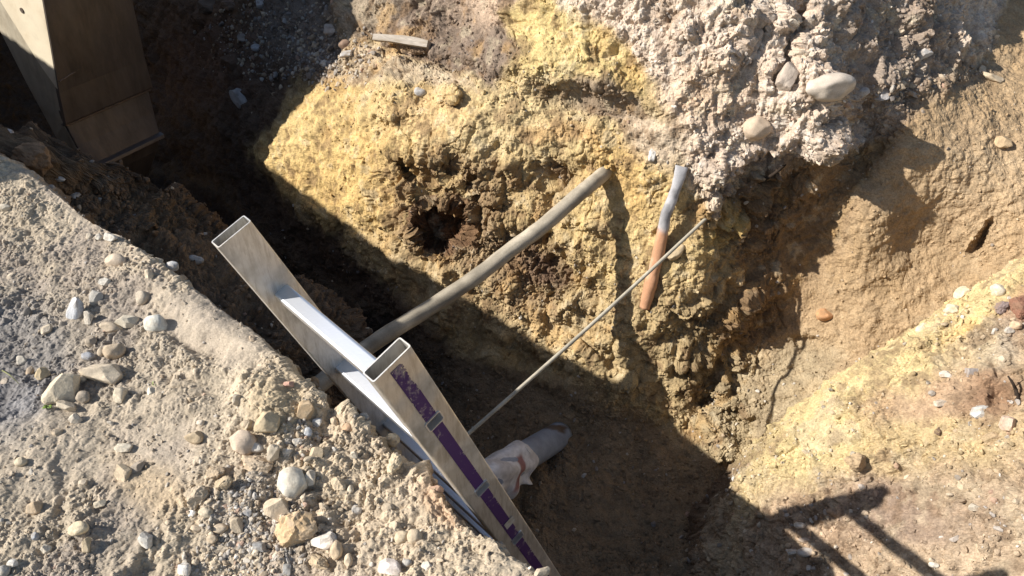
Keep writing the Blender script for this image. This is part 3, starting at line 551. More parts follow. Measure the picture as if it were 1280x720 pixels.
# stones one can pick out: px, py, width, height in the photo (pixels), turn, shape, colour, label
W_, G_, T_, B_, Y_ = (226, 218, 202), (186, 184, 182), (206, 178, 140), (170, 174, 182), (212, 178, 120)
NB_ = 'stones on the near bank'; FW_ = 'stones in the far wall'; MD_ = 'stones on the right mound'; SH_ = 'stones on the shaded step'
stones = [
 (78, 486, 35, 38, 5, 'a', (224, 204, 168), 'big blocky cream stone at the left of the near bank, squarest of all', NB_),
 (132, 468, 56, 26, 6, 'a', (216, 196, 164), 'longest cream stone on the near bank, lying flat beside the big blocky one', NB_),
 (195, 406, 28, 23, 10, 'r', (216, 214, 200), 'smooth round pale grey stone at the edge of the smooth dust patch', NB_),
 (144, 440, 25, 20, -20, 'r', (196, 172, 138), 'egg shaped tan stone just above the longest cream stone', NB_),
 (158, 404, 26, 15, 5, 'a', (220, 206, 178), 'pale half disc stone left of the smooth round grey stone', NB_),
 (139, 410, 26, 13, 12, 'r', (202, 180, 148), 'flat sandy stone touching the pale half disc stone', NB_),
 (96, 388, 17, 28, 10, 'a', (206, 208, 212), 'upright pointed bluish white stone high on the near bank', NB_),
 (111, 398, 11, 16, 0, 'a', (216, 204, 182), 'small upright cream block right of the pointed bluish stone', NB_),
 (121, 373, 15, 18, 15, 'a', (190, 184, 172), 'grey angular stone up and right of the pointed bluish stone', NB_),
 (179, 374, 19, 18, 40, 'r', (196, 180, 154), 'dusty half buried stone above the smooth round grey stone', NB_),
 (150, 494, 13, 19, 15, 'a', (222, 204, 172), 'narrow cream stone below the right end of the longest cream stone', NB_),
 (100, 474, 14, 12, 0, 'r', (216, 200, 174), 'small pale stone wedged between the two largest cream stones', NB_),
 (85, 509, 24, 11, 20, 'a', (208, 190, 160), 'flat chip of pale stone just under the big blocky cream stone', NB_),
 (95, 525, 13, 13, -40, 'a', (206, 192, 170), 'pale chip below the flat chip under the blocky stone', NB_),
 (104, 497, 18, 15, 0, 'r', (172, 156, 134), 'dull brown stone in the shade between the blocky and longest stones', NB_),
 (54, 468, 16, 15, -30, 'a', (206, 180, 130), 'yellowish angular stone left of the big blocky cream stone', NB_),
 (28, 451, 11, 11, 0, 'a', (214, 202, 180), 'small whitish stone on the dark grey crumbly patch', NB_),
 (38, 465, 9, 12, 20, 'r', (190, 164, 130), 'small brown stone between the whitish and the yellowish one', NB_),
 (110, 446, 17, 10, 8, 'r', B_, 'small flat blue grey stone above the longest cream stone', NB_),
 (114, 428, 15, 14, 0, 'r', (184, 166, 140), 'roundish dusty stone above the flat blue grey stone', NB_),
 (127, 441, 10, 11, 0, 'r', (196, 176, 146), 'little round stone touching the egg shaped tan stone', NB_),
 (58, 412, 14, 10, -20, 'a', (204, 186, 156), 'small tan stone left of the pointed bluish stone', NB_),
 (189, 490, 10, 10, 0, 'a', (232, 222, 200), 'small bright stone right under the green sprout', NB_),
 (148, 327, 27, 16, 8, 'r', (214, 190, 160), 'rounded beige pebble set in the dust near the bank crest', NB_),
 (140, 298, 16, 10, 15, 'a', (230, 222, 206), 'brightest white angular stone on the very crest of the bank', NB_),
 (124, 297, 9, 8, 0, 'r', (214, 204, 186), 'small pale stone beside the bright white crest stone', NB_),
 (113, 296, 9, 8, 0, 'r', (200, 184, 158), 'small tan stone second left of the bright white crest stone', NB_),
 (131, 352, 13, 10, 20, 'a', (220, 212, 196), 'small white stone just below the rounded beige crest pebble', NB_),
 (186, 344, 10, 12, 0, 'a', (216, 196, 164), 'upright little cream stone by the bank crest', NB_),
 (6, 260, 16, 9, 0, 'r', (206, 192, 168), 'flat pale stone at the far left edge of the bank', NB_),
 (155, 561, 19, 12, 10, 'a', (226, 212, 184), 'flat pale triangular stone alone on the smooth lower bank', NB_),
 (154, 592, 20, 19, 20, 'a', (214, 190, 150), 'sandy three cornered stone below the flat pale triangle', NB_),
 (172, 584, 17, 12, -30, 'a', (176, 160, 140), 'grey sided chip right of the sandy three cornered stone', NB_),
 (100, 660, 24, 17, -10, 'r', (230, 208, 164), 'cream lump half buried low on the bank left of centre', NB_),
 (183, 674, 17, 16, 20, 'a', (214, 208, 196), 'pale grey angular stone beside a dark hollow near the bottom', NB_),
 (26, 578, 15, 12, 0, 'r', (222, 200, 160), 'cream rounded stone alone near the left edge', NB_),
 (43, 636, 17, 16, -20, 'a', (206, 176, 134), 'tan stone with a shaded top by the long dark furrow', NB_),
 (125, 630, 14, 8, -15, 'a', (216, 200, 168), 'small flat cream chip in the middle of the lower left bank', NB_),
 (110, 680, 9, 17, 0, 'a', (206, 182, 138), 'narrow upright sandy stone below the half buried cream lump', NB_),
 (57, 687, 12, 9, 20, 'a', (220, 206, 180), 'small flat pale stone close to the lower left corner', NB_),
 (18, 704, 13, 10, 0, 'a', (232, 226, 214), 'white chip in the lower left corner', NB_),
 (5, 713, 16, 15, 0, 'r', (176, 170, 160), 'grey round stone cut by the lower left corner', NB_),
 (45, 670, 9, 10, 0, 'r', B_, 'small blue grey pebble in the lower left of the bank', NB_),
 (103, 604, 10, 7, 0, 'a', (210, 190, 160), 'little tan chip right of the long dark furrow', NB_),
 (305, 553, 33, 31, 15, 'r', (214, 188, 160), 'largest round pinkish beige stone, touching two others', NB_),
 (321, 560, 19, 13, 5, 'r', (214, 208, 196), 'small pale oval stone leaning on the largest round stone', NB_),
 (320, 579, 37, 26, 8, 'l', (208, 180, 142), 'lumpy tan stone under the largest round stone', NB_),
 (341, 566, 13, 20, 15, 'a', (208, 190, 160), 'upright sandy wedge right of the lumpy tan stone', NB_),
 (334, 528, 29, 25, 0, 'a', (206, 182, 138), 'flat yellowish stone above and right of the largest round stone', NB_),
 (309, 531, 15, 12, 0, 'r', (188, 166, 134), 'small brown pebble left of the flat yellowish stone', NB_),
 (251, 529, 10, 8, 0, 'r', (224, 208, 184), 'small pale pebble alone left of the round stones', NB_),
 (244, 549, 19, 15, -20, 'a', (198, 172, 130), 'ochre angular stone left of the largest round stone', NB_),
 (296, 500, 10, 13, 10, 'a', (196, 182, 158), 'small upright grey stone left of the earth lump', NB_),
 (384, 484, 17, 14, 0, 'a', (220, 198, 160), 'cream angular stone on the crest nearest the ladder rung', NB_),
 (383, 513, 19, 23, 10, 'a', (206, 172, 124), 'warm tan triangular stone below the cream crest stone', NB_),
 (361, 481, 12, 7, 0, 'a', (206, 152, 128), 'small brick red fragment on the crest', NB_),
 (397, 528, 11, 10, 0, 'a', (228, 226, 220), 'small white stone right of the tan triangular stone', NB_),
 (384, 541, 11, 11, 0, 'r', (186, 192, 200), 'bluish pebble below the small white stone', NB_),
 (373, 553, 11, 10, 0, 'a', (216, 210, 198), 'whitish chip left below the bluish pebble', NB_),
 (429, 515, 22, 17, 0, 'r', (192, 158, 110), 'brown overhanging stone above a dark hole in the crest', NB_),
 (435, 535, 13, 12, 0, 'r', (206, 162, 118), 'orange tan pebble below the brown overhanging stone', NB_),
 (365, 601, 33, 39, -15, 'r', (224, 214, 192), 'largest smooth white oval stone on the bank', NB_),
 (386, 598, 12, 18, 5, 'a', (220, 206, 182), 'narrow pale stone touching the white oval stone', NB_),
 (349, 638, 31, 28, -10, 'a', (216, 192, 156), 'clean cut beige stone with a flat shaded face', NB_),
 (372, 661, 44, 44, 10, 'l', (212, 174, 118), 'biggest orange tan clod on the bank with a broad shadow', NB_),
 (407, 677, 33, 17, -15, 'a', (236, 224, 208), 'flat white wedge beside the biggest orange tan clod', NB_),
 (247, 621, 27, 29, 0, 'l', (200, 178, 146), 'lumpy grey tan stone left of the white chippings', NB_),
 (257, 641, 19, 14, 10, 'r', (216, 198, 164), 'smooth cream pebble under the lumpy grey tan stone', NB_),
 (278, 605, 26, 15, -30, 'l', (190, 166, 126), 'ochre cracked stone right of the lumpy grey tan stone', NB_),
 (269, 592, 22, 16, 10, 'l', (202, 174, 134), 'tan lump above the ochre cracked stone', NB_),
 (300, 596, 15, 18, 0, 'l', (190, 168, 136), 'brown lump right of the ochre cracked stone', NB_),
 (297, 656, 15, 18, 0, 'a', (202, 180, 146), 'upright tan block at the left edge of the chippings', NB_),
 (275, 661, 17, 12, 0, 'r', (206, 182, 148), 'rounded tan stone left of the upright tan block', NB_),
 (247, 660, 15, 9, 0, 'r', (206, 182, 148), 'flat tan stone furthest left below the cream pebble', NB_),
 (265, 674, 15, 11, 10, 'r', (196, 172, 138), 'dusty stone below the rounded tan stone', NB_),
 (240, 642, 10, 8, 0, 'a', (236, 230, 220), 'tiny white chip left of the smooth cream pebble', NB_),
 (325, 684, 17, 12, 0, 'a', (156, 156, 156), 'dark grey chip in the middle of the white chippings', NB_),
 (310, 640, 11, 10, 0, 'a', (150, 152, 156), 'blue grey chip at the top of the white chippings', NB_),
 (230, 713, 15, 15, 0, 'a', (224, 220, 212), 'white stone at the bottom edge left of the chippings', NB_),
 (358, 713, 11, 14, 0, 'a', (170, 168, 162), 'small grey block on the bottom edge right of the chippings', NB_),
 (422, 689, 15, 22, 0, 'r', (212, 182, 138), 'upright tan stone right of the flat white wedge', NB_),
 (436, 700, 11, 16, 0, 'r', (222, 198, 160), 'pale tan stone next to the upright tan one by the bottom edge', NB_),
 (400, 703, 26, 18, 10, 'l', (206, 178, 134), 'tan lump on the bottom edge below the flat white wedge', NB_),
 (424, 608, 17, 18, 0, 'l', (212, 186, 146), 'sandy lump right of the white oval stone', NB_),
 (438, 613, 9, 11, 0, 'r', (222, 204, 172), 'small cream pebble right of the sandy lump', NB_),
 (396, 567, 16, 14, 0, 'a', (202, 178, 138), 'tan stone above the narrow pale stone', NB_),
 (489, 550, 17, 16, 0, 'r', (206, 188, 154), 'beige crest pebble under the second ladder rung', NB_),
 (493, 578, 20, 23, 10, 'l', (212, 190, 150), 'sandy clod below the beige crest pebble', NB_),
 (518, 673, 18, 19, 0, 'r', (206, 182, 146), 'round tan pebble low on the bank left of the ladder foot', NB_),
 (502, 672, 18, 16, -40, 'r', (212, 190, 150), 'slanting oval pebble left of the round tan pebble', NB_),
 (488, 711, 29, 17, 10, 'a', (230, 214, 202), 'flat pinkish white stone on the bottom edge left of the ladder', NB_),
 (509, 704, 12, 11, 0, 'r', (176, 172, 166), 'grey pebble right of the flat pinkish white stone', NB_),
 (526, 561, 13, 7, 30, 'r', (222, 204, 172), 'small pale oval on the crest touching the ladder rail', NB_),
 (460, 518, 17, 13, 0, 'l', (204, 182, 144), 'crumbly clod on the crest below the first ladder rung', NB_),
 (442, 569, 9, 8, 0, 'a', (220, 206, 180), 'little cream chip in the crumbly slope by the ladder', NB_),
 (8, 172, 17, 18, 0, 'r', (200, 202, 208), 'rounded white grey stone on the step at the far left', SH_),
 (44, 199, 50, 38, 15, 'l', (150, 118, 84), 'biggest dark brown boulder on the shaded step', SH_),
 (73, 224, 13, 7, 0, 'r', (216, 214, 210), 'small white stone below the dark brown boulder', SH_),
 (95, 243, 11, 10, 0, 'a', (206, 206, 208), 'small white stone right below the first one on the shaded step', SH_),
 (214, 333, 17, 12, 15, 'r', (196, 196, 196), 'left one of two grey pebbles lying on the step by the crest', SH_),
 (243, 326, 20, 11, 5, 'r', (192, 186, 176), 'right one of two grey pebbles lying on the step', SH_),
 (525, 115, 16, 11, 10, 'r', (196, 196, 196), 'smooth grey pebble on the yellow ledge under the board', FW_),
 (414, 38, 16, 13, 0, 'a', (186, 172, 160), 'pale block in the shaded corner left of the board', FW_),
 (432, 56, 16, 12, 0, 'r', (150, 118, 94), 'brown pebble at the shadow edge left of the board', FW_),
 (434, 68, 18, 8, -10, 'a', (220, 214, 206), 'white flat stone under the brown pebble', FW_),
 (408, 80, 13, 9, 0, 'r', (222, 212, 196), 'whitish pebble at the tip of the sunlit ledge', FW_),
 (321, 60, 14, 10, 10, 'r', (190, 190, 194), 'grey oval pebble high in the shaded wall', FW_),
 (304, 48, 12, 10, 0, 'a', (168, 158, 150), 'dull chip left of the grey oval pebble', FW_),
 (300, 124, 17, 24, -25, 'a', (190, 182, 176), 'whitish smear of broken stone in the shaded wall', FW_),
 (292, 78, 24, 20, 0, 'l', (120, 92, 72), 'brown clod in the shaded wall above the whitish stone', FW_),
 (262, 8, 28, 20, 0, 'l', (130, 112, 98), 'big brown stone at the top edge in the shade', FW_),
 (289, 7, 22, 16, 0, 'l', (140, 116, 98), 'brown stone right of the big one at the top edge', FW_),
 (328, 5, 13, 11, 0, 'a', (196, 194, 196), 'pale stone at the top edge in the shaded wall', FW_),
 (1038, 108, 58, 32, -5, 'r', (208, 192, 172), 'largest pale boulder sticking out of the gravel spur', FW_),
 (946, 160, 34, 27, -15, 'r', (212, 184, 150), 'rounded pinkish tan stone low in the gravel layer', FW_),
 (1103, 117, 18, 22, 30, 'a', (190, 186, 186), 'grey stone on the shaded side of the spur', FW_),
 (1079, 115, 13, 12, 0, 'r', (184, 176, 168), 'small grey stone between the pale boulder and the spur side', FW_),
 (1154, 67, 18, 13, -20, 'a', (196, 190, 184), 'pale flat stone high on the shaded spur side', FW_),
 (815, 193, 8, 17, 5, 'a', (232, 226, 216), 'thin upright white stone left of the rusty tube', FW_),
 (845, 315, 26, 14, -40, 'r', (212, 186, 140), 'oval sandy stone right behind the rusty tube', FW_),
 (1030, 394, 21, 15, 0, 'r', (216, 152, 84), 'orange stone set in the smooth brown wall', FW_),
 (1240, 98, 26, 10, 25, 'a', (216, 190, 150), 'cream sliver on the ledge of the brown wall', FW_),
 (1252, 178, 20, 15, 0, 'a', (206, 172, 120), 'tan stone jutting from the brown wall near the right edge', FW_),
 (1152, 411, 15, 10, -30, 'a', (230, 214, 180), 'cream chip on the foot of the brown wall by the yellow ridge', FW_),
 (985, 97, 22, 34, 25, 'a', (190, 170, 150), 'slanting grey slab in the gravel layer left of the pale boulder', FW_),
 (1247, 364, 18, 16, 30, 'r', (232, 220, 190), 'cream white stone near the right edge of the ridge', MD_),
 (1205, 367, 19, 13, -35, 'a', (230, 212, 168), 'pale slanting stone on the ridge left of the cream white stone', MD_),
 (1192, 389, 16, 13, 20, 'a', (226, 208, 172), 'pale stone just below the slanting ridge stone', MD_),
 (1276, 385, 22, 28, 0, 'l', (150, 98, 70), 'rust brown clod at the right edge', MD_),
 (1254, 384, 18, 16, 0, 'l', (150, 130, 126), 'purplish grey clod left of the rust brown clod', MD_),
 (1269, 408, 16, 11, 0, 'r', (226, 188, 140), 'peach coloured stone under the rust brown clod', MD_),
 (1183, 468, 15, 8, 5, 'a', (232, 218, 198), 'white flat chip in the middle of the yellow slope', MD_),
 (1176, 504, 17, 8, -10, 'a', (226, 208, 182), 'pale flat chip on the brown patch below the white one', MD_),
 (1216, 467, 14, 13, 0, 'a', (176, 166, 160), 'grey stone right of the white flat chip', MD_),
 (1165, 492, 9, 7, 0, 'r', (170, 160, 146), 'small grey pebble above the pale flat chip', MD_),
 (1259, 530, 18, 17, 0, 'a', (228, 194, 166), 'square pinkish stone near the right edge', MD_),
 (1225, 516, 19, 13, -15, 'a', (206, 204, 198), 'whitish grey chip left of the square pinkish stone', MD_),
 (1240, 550, 26, 18, 0, 'l', (196, 164, 118), 'crumbly tan lump below the whitish grey chip', MD_),
 (1071, 579, 27, 22, 10, 'l', (190, 158, 112), 'brown lump on the yellow ridge above the ladder shadow', MD_),
 (1173, 539, 9, 9, 0, 'l', (110, 84, 70), 'small dark clod in the yellow slope', MD_),
 (1219, 634, 14, 9, 0, 'a', (206, 192, 168), 'small pale chip on the lower right of the mound', MD_),
 (1167, 706, 10, 6, 0, 'a', (236, 226, 206), 'white chip beside the end of the ladder shadow', MD_),
 (1008, 690, 22, 11, -5, 'r', (216, 204, 190), 'biggest white stone inside the ladder shadow', MD_),
 (991, 690, 16, 6, 0, 'a', (222, 212, 196), 'flat white chip left of the biggest white stone', MD_),
 (1000, 656, 14, 7, 0, 'r', (226, 214, 194), 'white pebble above the biggest white stone', MD_),
 (1006, 676, 14, 7, 0, 'r', (206, 180, 152), 'tan pebble just above the biggest white stone', MD_),
 (1262, 412, 10, 8, 0, 'a', (206, 196, 180), 'small pale chip beside the peach coloured stone', MD_),
]
M_stone = soil_mat('stone', fine=1.7, bumpd=.0016, var=.16, rough=.85)
iv, iff = ico(4)
r = np.random.RandomState(5)
for (px, py, wp, hp, ang, ty, rgb, lab, grp) in stones:
    p, n, c, D_ = surf(px, py + hp * .15)
    a, b = wp * D_ / F / 2 * 1.04, hp * D_ / F / 2 * 1.04; dep = (a * b) ** .5 * .8
    v = iv.copy()
    if ty == 'r': v = cutrock(v, r, 4, .78, .95, .16)
    elif ty == 'a': v = cutrock(v / (np.abs(v) ** 5).sum(1)[:, None] ** .2, r, 9, .72, 1.02, .10)
    else: v = cutrock(v, r, 8, .7, .95, .35); v *= (1 + .16 * (np.abs(fbm(v, 2.6, 4, r.rand() * 50, .6)) * 2 - .5))[:, None]
    v = v * (1 + .03 * fbm(v, 4, 4, r.rand() * 50))[:, None]
    ra = math.radians(-ang); x, y, z = v[:, 0] * a, v[:, 1] * b, v[:, 2] * dep
    x, y = x * math.cos(ra) - y * math.sin(ra), x * math.sin(ra) + y * math.cos(ra)
    right = np.array([1, 0, 0.]); up = np.array([0, SP, CP]); back = np.cross(right, up)
    nn = n / np.linalg.norm(n)
    vv = x[:, None] * right + y[:, None] * up + z[:, None] * back
    tgt = P(px, py, D_); off = (.08 if grp == FW_ else .26) * dep
    cc = np.tile(soilc(*rgb), (len(vv), 1)) * (1 + .22 * fbm(v, 2.2, 5, r.rand() * 50)[:, None])
    dust = .06 + sst(.05, .45, fbm(v, 1.6, 4, r.rand() * 50)) * .45; cc = cc * (1 - dust[:, None]) + c * dust[:, None]
    o = mesh_obj('stone', vv, iff, M_stone, smooth=(ty == 'r'), col=np.clip(cc, .01, .8))
    o.location = tgt + nn * off
    props(o, lab, 'stone', grp)

# ---------------------------------------------------------------- tubes and plates
def loft(name, secs, mat, parent=None, col=None, cap=True, smooth=True):
    """secs: list of rings (n x 3)"""
    n = len(secs[0]); v = np.concatenate(secs); f = []
    for i in range(len(secs) - 1):
        for j in range(n): f.append((i * n + j, i * n + (j + 1) % n, (i + 1) * n + (j + 1) % n, (i + 1) * n + j))
    if cap: f += [tuple(range(n))[::-1], tuple(range((len(secs) - 1) * n, len(secs) * n))]
    return mesh_obj(name, v, f, mat, parent, smooth, col)
def catmull(pts, n):
    pts = np.array(pts, float); k = len(pts); t = np.linspace(0, k - 1, n); out = []
    for q in t:
        i = min(int(q), k - 2); u = q - i; p_ = [pts[max(i - 1, 0)], pts[i], pts[i + 1], pts[min(i + 2, k - 1)]]
        out.append(.5 * (2 * p_[1] + (p_[2] - p_[0]) * u + (2 * p_[0] - 5 * p_[1] + 4 * p_[2] - p_[3]) * u * u + (3 * p_[1] - p_[0] - 3 * p_[2] + p_[3]) * u ** 3))
    return np.array(out)
def tube_rings(pts, rad, n=16, flat=None, side=None, wob=0, seed=0):
    rings = []; rr_ = np.random.RandomState(seed)
    for i in range(len(pts)):
        t = pts[min(i + 1, len(pts) - 1)] - pts[max(i - 1, 0)]; t /= np.linalg.norm(t)
        s_ = np.cross(t, side if side is not None else np.array([0, 0, 1.])); s_ /= np.linalg.norm(s_); b_ = np.cross(t, s_)
        rd = rad[i] if hasattr(rad, '__len__') else rad; fl = flat[i] if flat is not None else 1
        a = np.linspace(0, 2 * math.pi, n, endpoint=False)
        k = 1 + wob * rr_.randn(n) if wob else 1
        rings.append(pts[i] + (np.cos(a) * rd * k)[:, None] * s_ + (np.sin(a) * rd * fl * k)[:, None] * b_)
    return rings
def prism(bm, poly, off):
    """closed slab: polygon (list of Vector) pushed by off"""
    a = [bm.verts.new(p) for p in poly]; b = [bm.verts.new(Vector(p) + Vector(off)) for p in poly]; n = len(a)
    bm.faces.new(a); bm.faces.new(b[::-1])
    for i in range(n): bm.faces.new((a[i], b[i], b[(i + 1) % n], a[(i + 1) % n]))

# ---- ladder: box rails, hollow rungs whose ends show in the outer face of the near rail
M_alu = metal_mat('dusty_aluminium', (.68, .66, .62), .42, .8, 22, .10, dirt=(.30, .24, .17), dirt_amt=.4, bump=.0006, streak=((90, 90, 14), (.30, .26, .20), .6))
M_rung = metal_mat('bright_aluminium', (.80, .81, .83), .36, .9, 60, .04, stretch=(1, 12, 1), bump=.0002)
M_in = metal_mat('inner_aluminium', (.50, .50, .48), .5, .8, 40, .1)
A1 = Vector((-.58024, 1.14782, -.84716 + CH)); lu = Vector((.69707, -.71649, .02726)).normalized()
la = Vector((.24518, .20247, -.94810)).normalized(); ll = la.cross(lu); ll = -ll if ll.x < 0 else ll; ll.normalize(); la = (ll.cross(lu)); la = -la if la.z > 0 else la
LL, LT, LW, LEN = .0807, .0300, .50, 2.62
lad = empty('ladder', A1, 'aluminium ladder with a purple stripe leaning on the near bank into the trench', 'ladder')
LP = lambda u_, l_, a_: lu * u_ + ll * l_ + la * a_
def rbox_ring(u0, u1, l0, l1, rad, k=4):
    pts = []
    for (cu, cl, st) in ((u1 - rad, l1 - rad, 0), (u0 + rad, l1 - rad, 90), (u0 + rad, l0 + rad, 180), (u1 - rad, l0 + rad, 270)):
        for i in range(k + 1):
            t = math.radians(st + 90 * i / k); pts.append((cu + rad * math.cos(t), cl + rad * math.sin(t)))
    return pts
WALLT = .0024
rung_as = [.190 + .30 * i for i in range(8)]
for ri, u0 in enumerate((0.0, LW)):
    bm = bmesh.new()
    outer = rbox_ring(u0, u0 + LT, 0, LL, .004); inner = rbox_ring(u0 + WALLT, u0 + LT - WALLT, WALLT, LL - WALLT, .003)
    def ring(pp, a_): return [bm.verts.new(LP(x, y, a_)) for x, y in pp]
    o0, o1, i0, i1 = ring(outer, 0), ring(outer, LEN), ring(inner, 0), ring(inner, LEN); n = len(o0)
    for i in range(n):
        j = (i + 1) % n
        if i < n - 1: bm.faces.new((o0[i], o1[i], o1[j], o0[j])); bm.faces.new((i0[j], i1[j], i1[i], i0[i]))
        bm.faces.new((o0[j], i0[j], i0[i], o0[i])); bm.faces.new((o1[i], i1[i], i1[j], o1[j]))
    for uu_, lo, hi in ((u0 + LT, .004, LL - .004), (u0 + LT - WALLT, WALLT + .003, LL - WALLT - .003)):   # outer face, pierced by the rungs
        lg = [lo, .0245, .0595, hi]; ag = [0]
        for r_ in rung_as: ag += [r_ - .0102, r_ + .017]
        ag.append(LEN)
        for i in range(len(ag) - 1):
            for j in range(3):
                if i % 2 and j == 1: continue
                bm.faces.new([bm.verts.new(LP(uu_, lg[x], ag[y])) for x, y in ((j, i), (j + 1, i), (j + 1, i + 1), (j, i + 1))])
    bmesh.ops.remove_doubles(bm, verts=bm.verts, dist=1e-5)
    rail = bm_obj('rail', bm, M_alu, lad)
    if ri == 1:
        # purple stripe: a thin worn sticker foil with ragged holes, made as small cells along the face
        M_pur = bpy.data.materials.new('purple_foil'); M_pur.use_nodes = True; nn_ = M_pur.node_tree; bs = nn_.nodes['Principled BSDF']; bs.inputs['Roughness'].default_value = .55
        at = nn_.nodes.new('ShaderNodeAttribute'); at.attribute_name = 'soil'; nn_.links.new(at.outputs['Color'], bs.inputs['Base Color'])
        na, nl = 1300, 22; aa = np.linspace(.012, LEN - .05, na); ls = np.linspace(.029, .053, nl)
        gridp = []
        Lv, Uv, Av = np.array(ll), np.array(lu), np.array(la)
        pts = (Uv * (u0 + LT + .0008))[None, None] + ls[None, :, None] * Lv + aa[:, None, None] * Av
        flatp = pts.reshape(-1, 3)
        wear = fbm(flatp * np.array([1, 1, .6]), 60, 4, 7.7, .6).reshape(na, nl); fine = fbm(flatp, 260, 3, 9.2, .6).reshape(na, nl)
        wl = np.exp(-aa / .12)[:, None] * .42 + .02
        edge_ = np.minimum(np.arange(nl), np.arange(nl)[::-1])[None] / nl
        keep = wear * .7 + fine * .5 > (-.75 + wl * 1.1 + .40 * (edge_ < .10))
        scuff = sst(-.05, .35, -(wear + .6 * fine) - .40 + wl * 1.3) * .8
        pc = lin((62, 24, 88)) * (1 - scuff[..., None]) + lin((168, 150, 150)) * .8 * scuff[..., None]
        idx = np.arange(na * nl).reshape(na, nl)
        fq = np.stack([idx[:-1, :-1], idx[1:, :-1], idx[1:, 1:], idx[:-1, 1:]], -1)
        fc_a = (aa[:-1] + aa[1:]) / 2; hit = np.zeros(na - 1, bool)
        for ra_ in rung_as: hit |= (fc_a - ra_ > -.0125) & (fc_a - ra_ < .0190)
        kk = keep[:-1, :-1] & ~hit[:, None]
        mesh_obj('stripe', flatp, fq[kk], M_pur, rail, col=pc.reshape(-1, 3))
        bm = bmesh.new(); a_ = .700
        prism(bm, [LP(u0 + LT + .0014, .034, a_ - .012), LP(u0 + LT + .0014, .062, a_ - .012), LP(u0 + LT + .0014, .062, a_ + .016), LP(u0 + LT + .0014, .034, a_ + .016)], lu * .0006)
        sticker = bm_obj('sticker', bm, metal_mat('faded_label', (.46, .43, .38), .6, 0, 200, .15, dirt=(.3, .26, .2), dirt_amt=.5), rail)
for a_ in rung_as:
    bm = bmesh.new()
    l0, l1, h = .0235, .0605, .018
    pts = rbox_ring(l0, l1, a_ - h * .62, a_ + h, .006)
    ipts = rbox_ring(l0 + .0026, l1 - .0026, a_ - h * .62 + .0026, a_ + h - .0026, .004)
    ua, ub = LT - .0005, LW + LT + .0022
    def ring(pp, u_): return [bm.verts.new(LP(u_, x, y)) for x, y in pp]
    R0, R1, Q0, Q1 = ring(pts, ua), ring(pts, ub), ring(ipts, LW * .5), ring(ipts, ub); n = len(R0)
    for i in range(n):
        j = (i + 1) % n
        bm.faces.new((R0[i], R0[j], R1[j], R1[i])); bm.faces.new((R1[j], Q1[j], Q1[i], R1[i])); bm.faces.new((Q1[i], Q1[j], Q0[j], Q0[i]))
    bm.faces.new(R0); bm.faces.new(Q0)
    rg = bm_obj('rung', bm, M_rung, lad)

# ---- excavator bucket reaching down at the far end of the trench
M_steel = metal_mat('worn_steel', (.125, .098, .078), .5, .3, 9, .35, dirt=(.07, .05, .036), dirt_amt=.5, stretch=(1, 1, .35), bump=.002, streak=((22, 22, 2.2), (.20, .145, .105), .5))
M_side = metal_mat('lit_dusty_steel', (.50, .44, .33), .5, .25, 14, .14, dirt=(.36, .29, .20), dirt_amt=.5, stretch=(1, 1, .5), bump=.001, streak=((12, 12, 5), (.26, .20, .13), .6))  # side steel made paler to look strongly sunlit, with dirt over it
O_ = Vector(P(82, 157, 4.1)); be = Vector((.54, .84, 0)).normalized(); bn = Vector((.84, -.54, 0)).normalized(); bz = Vector((0, 0, 1))
bk = empty('excavator', O_, 'worn steel excavator with its narrow bucket lowered into the far end of the trench', 'excavator')
BP = lambda a_, b_, z_: be * (a_ * (1 - .25 * min(max(z_, 0), .75) + .55 * min(z_, 0) * (a_ > .1)) + .13 * min(max(z_, 0), 1.3)) + bn * b_ + bz * z_
BWD = .54
def plate(name, prof, a0, a1, thick, mat, parent=bk):
    """prof: (b,z) polyline, a plate of the given thickness hung behind it"""
    bm = bmesh.new(); fr, bc = [], []
    for (b_, z_) in prof:
        fr.append((bm.verts.new(BP(a0, b_, z_)), bm.verts.new(BP(a1, b_, z_)))); bc.append((bm.verts.new(BP(a0, b_ - thick, z_)), bm.verts.new(BP(a1, b_ - thick, z_))))
    for i in range(len(prof) - 1):
        bm.faces.new((fr[i][0], fr[i][1], fr[i + 1][1], fr[i + 1][0])); bm.faces.new((bc[i][0], bc[i + 1][0], bc[i + 1][1], bc[i][1]))
        for s_ in (0, 1): bm.faces.new((fr[i][s_], fr[i + 1][s_], bc[i + 1][s_], bc[i][s_]))
    for i in (0, -1): bm.faces.new((fr[i][0], fr[i][1], bc[i][1], bc[i][0]))
    o = bm_obj(name, bm, mat, parent)
    bv = o.modifiers.new('bevel', 'BEVEL'); bv.width = .004; bv.segments = 2; bv.limit_method = 'ANGLE'
    return o
plate('back_plate', [(0, .006), (.008, .0), (.03, .02), (.05, .2), (.10, .45), (.145, .70), (.20, 1.05), (.22, 1.45)], -.012, BWD + .012, .03, M_steel)
def weld(pts, rad=.006):
    b0 = catmull([BP(*q) for q in pts], 60); rg = tube_rings(b0, rad, 8, wob=.22, seed=9); loft('weld', rg, M_weld, bk)
M_weld = metal_mat('weld_bead', (.20, .14, .10), .6, .3, 60, .3, bump=.002)
weld([(.0, .062, .26), (.2, .062, .30), (.54, .063, .36)], .005); weld([(-.005, .012, .005), (.22, .012, .005), (.545, .012, .005)], .007)
plate('wear_plate', [(.078, -.235), (.035, -.12), (-.004, .02), (-.01, .08)], 0, BWD, .025, M_steel)
plate('cutting_edge', [(.085, -.262), (.118, -.255), (.112, -.236), (.09, -.232)], -.008, BWD + .008, .02, metal_mat('bright_edge', (.16, .13, .11), .5, .5, 30, .2))
plate('underside', [(-.12, -.62), (-.02, -.48), (.06, -.34), (.085, -.262)], .01, BWD - .01, .02, M_steel)
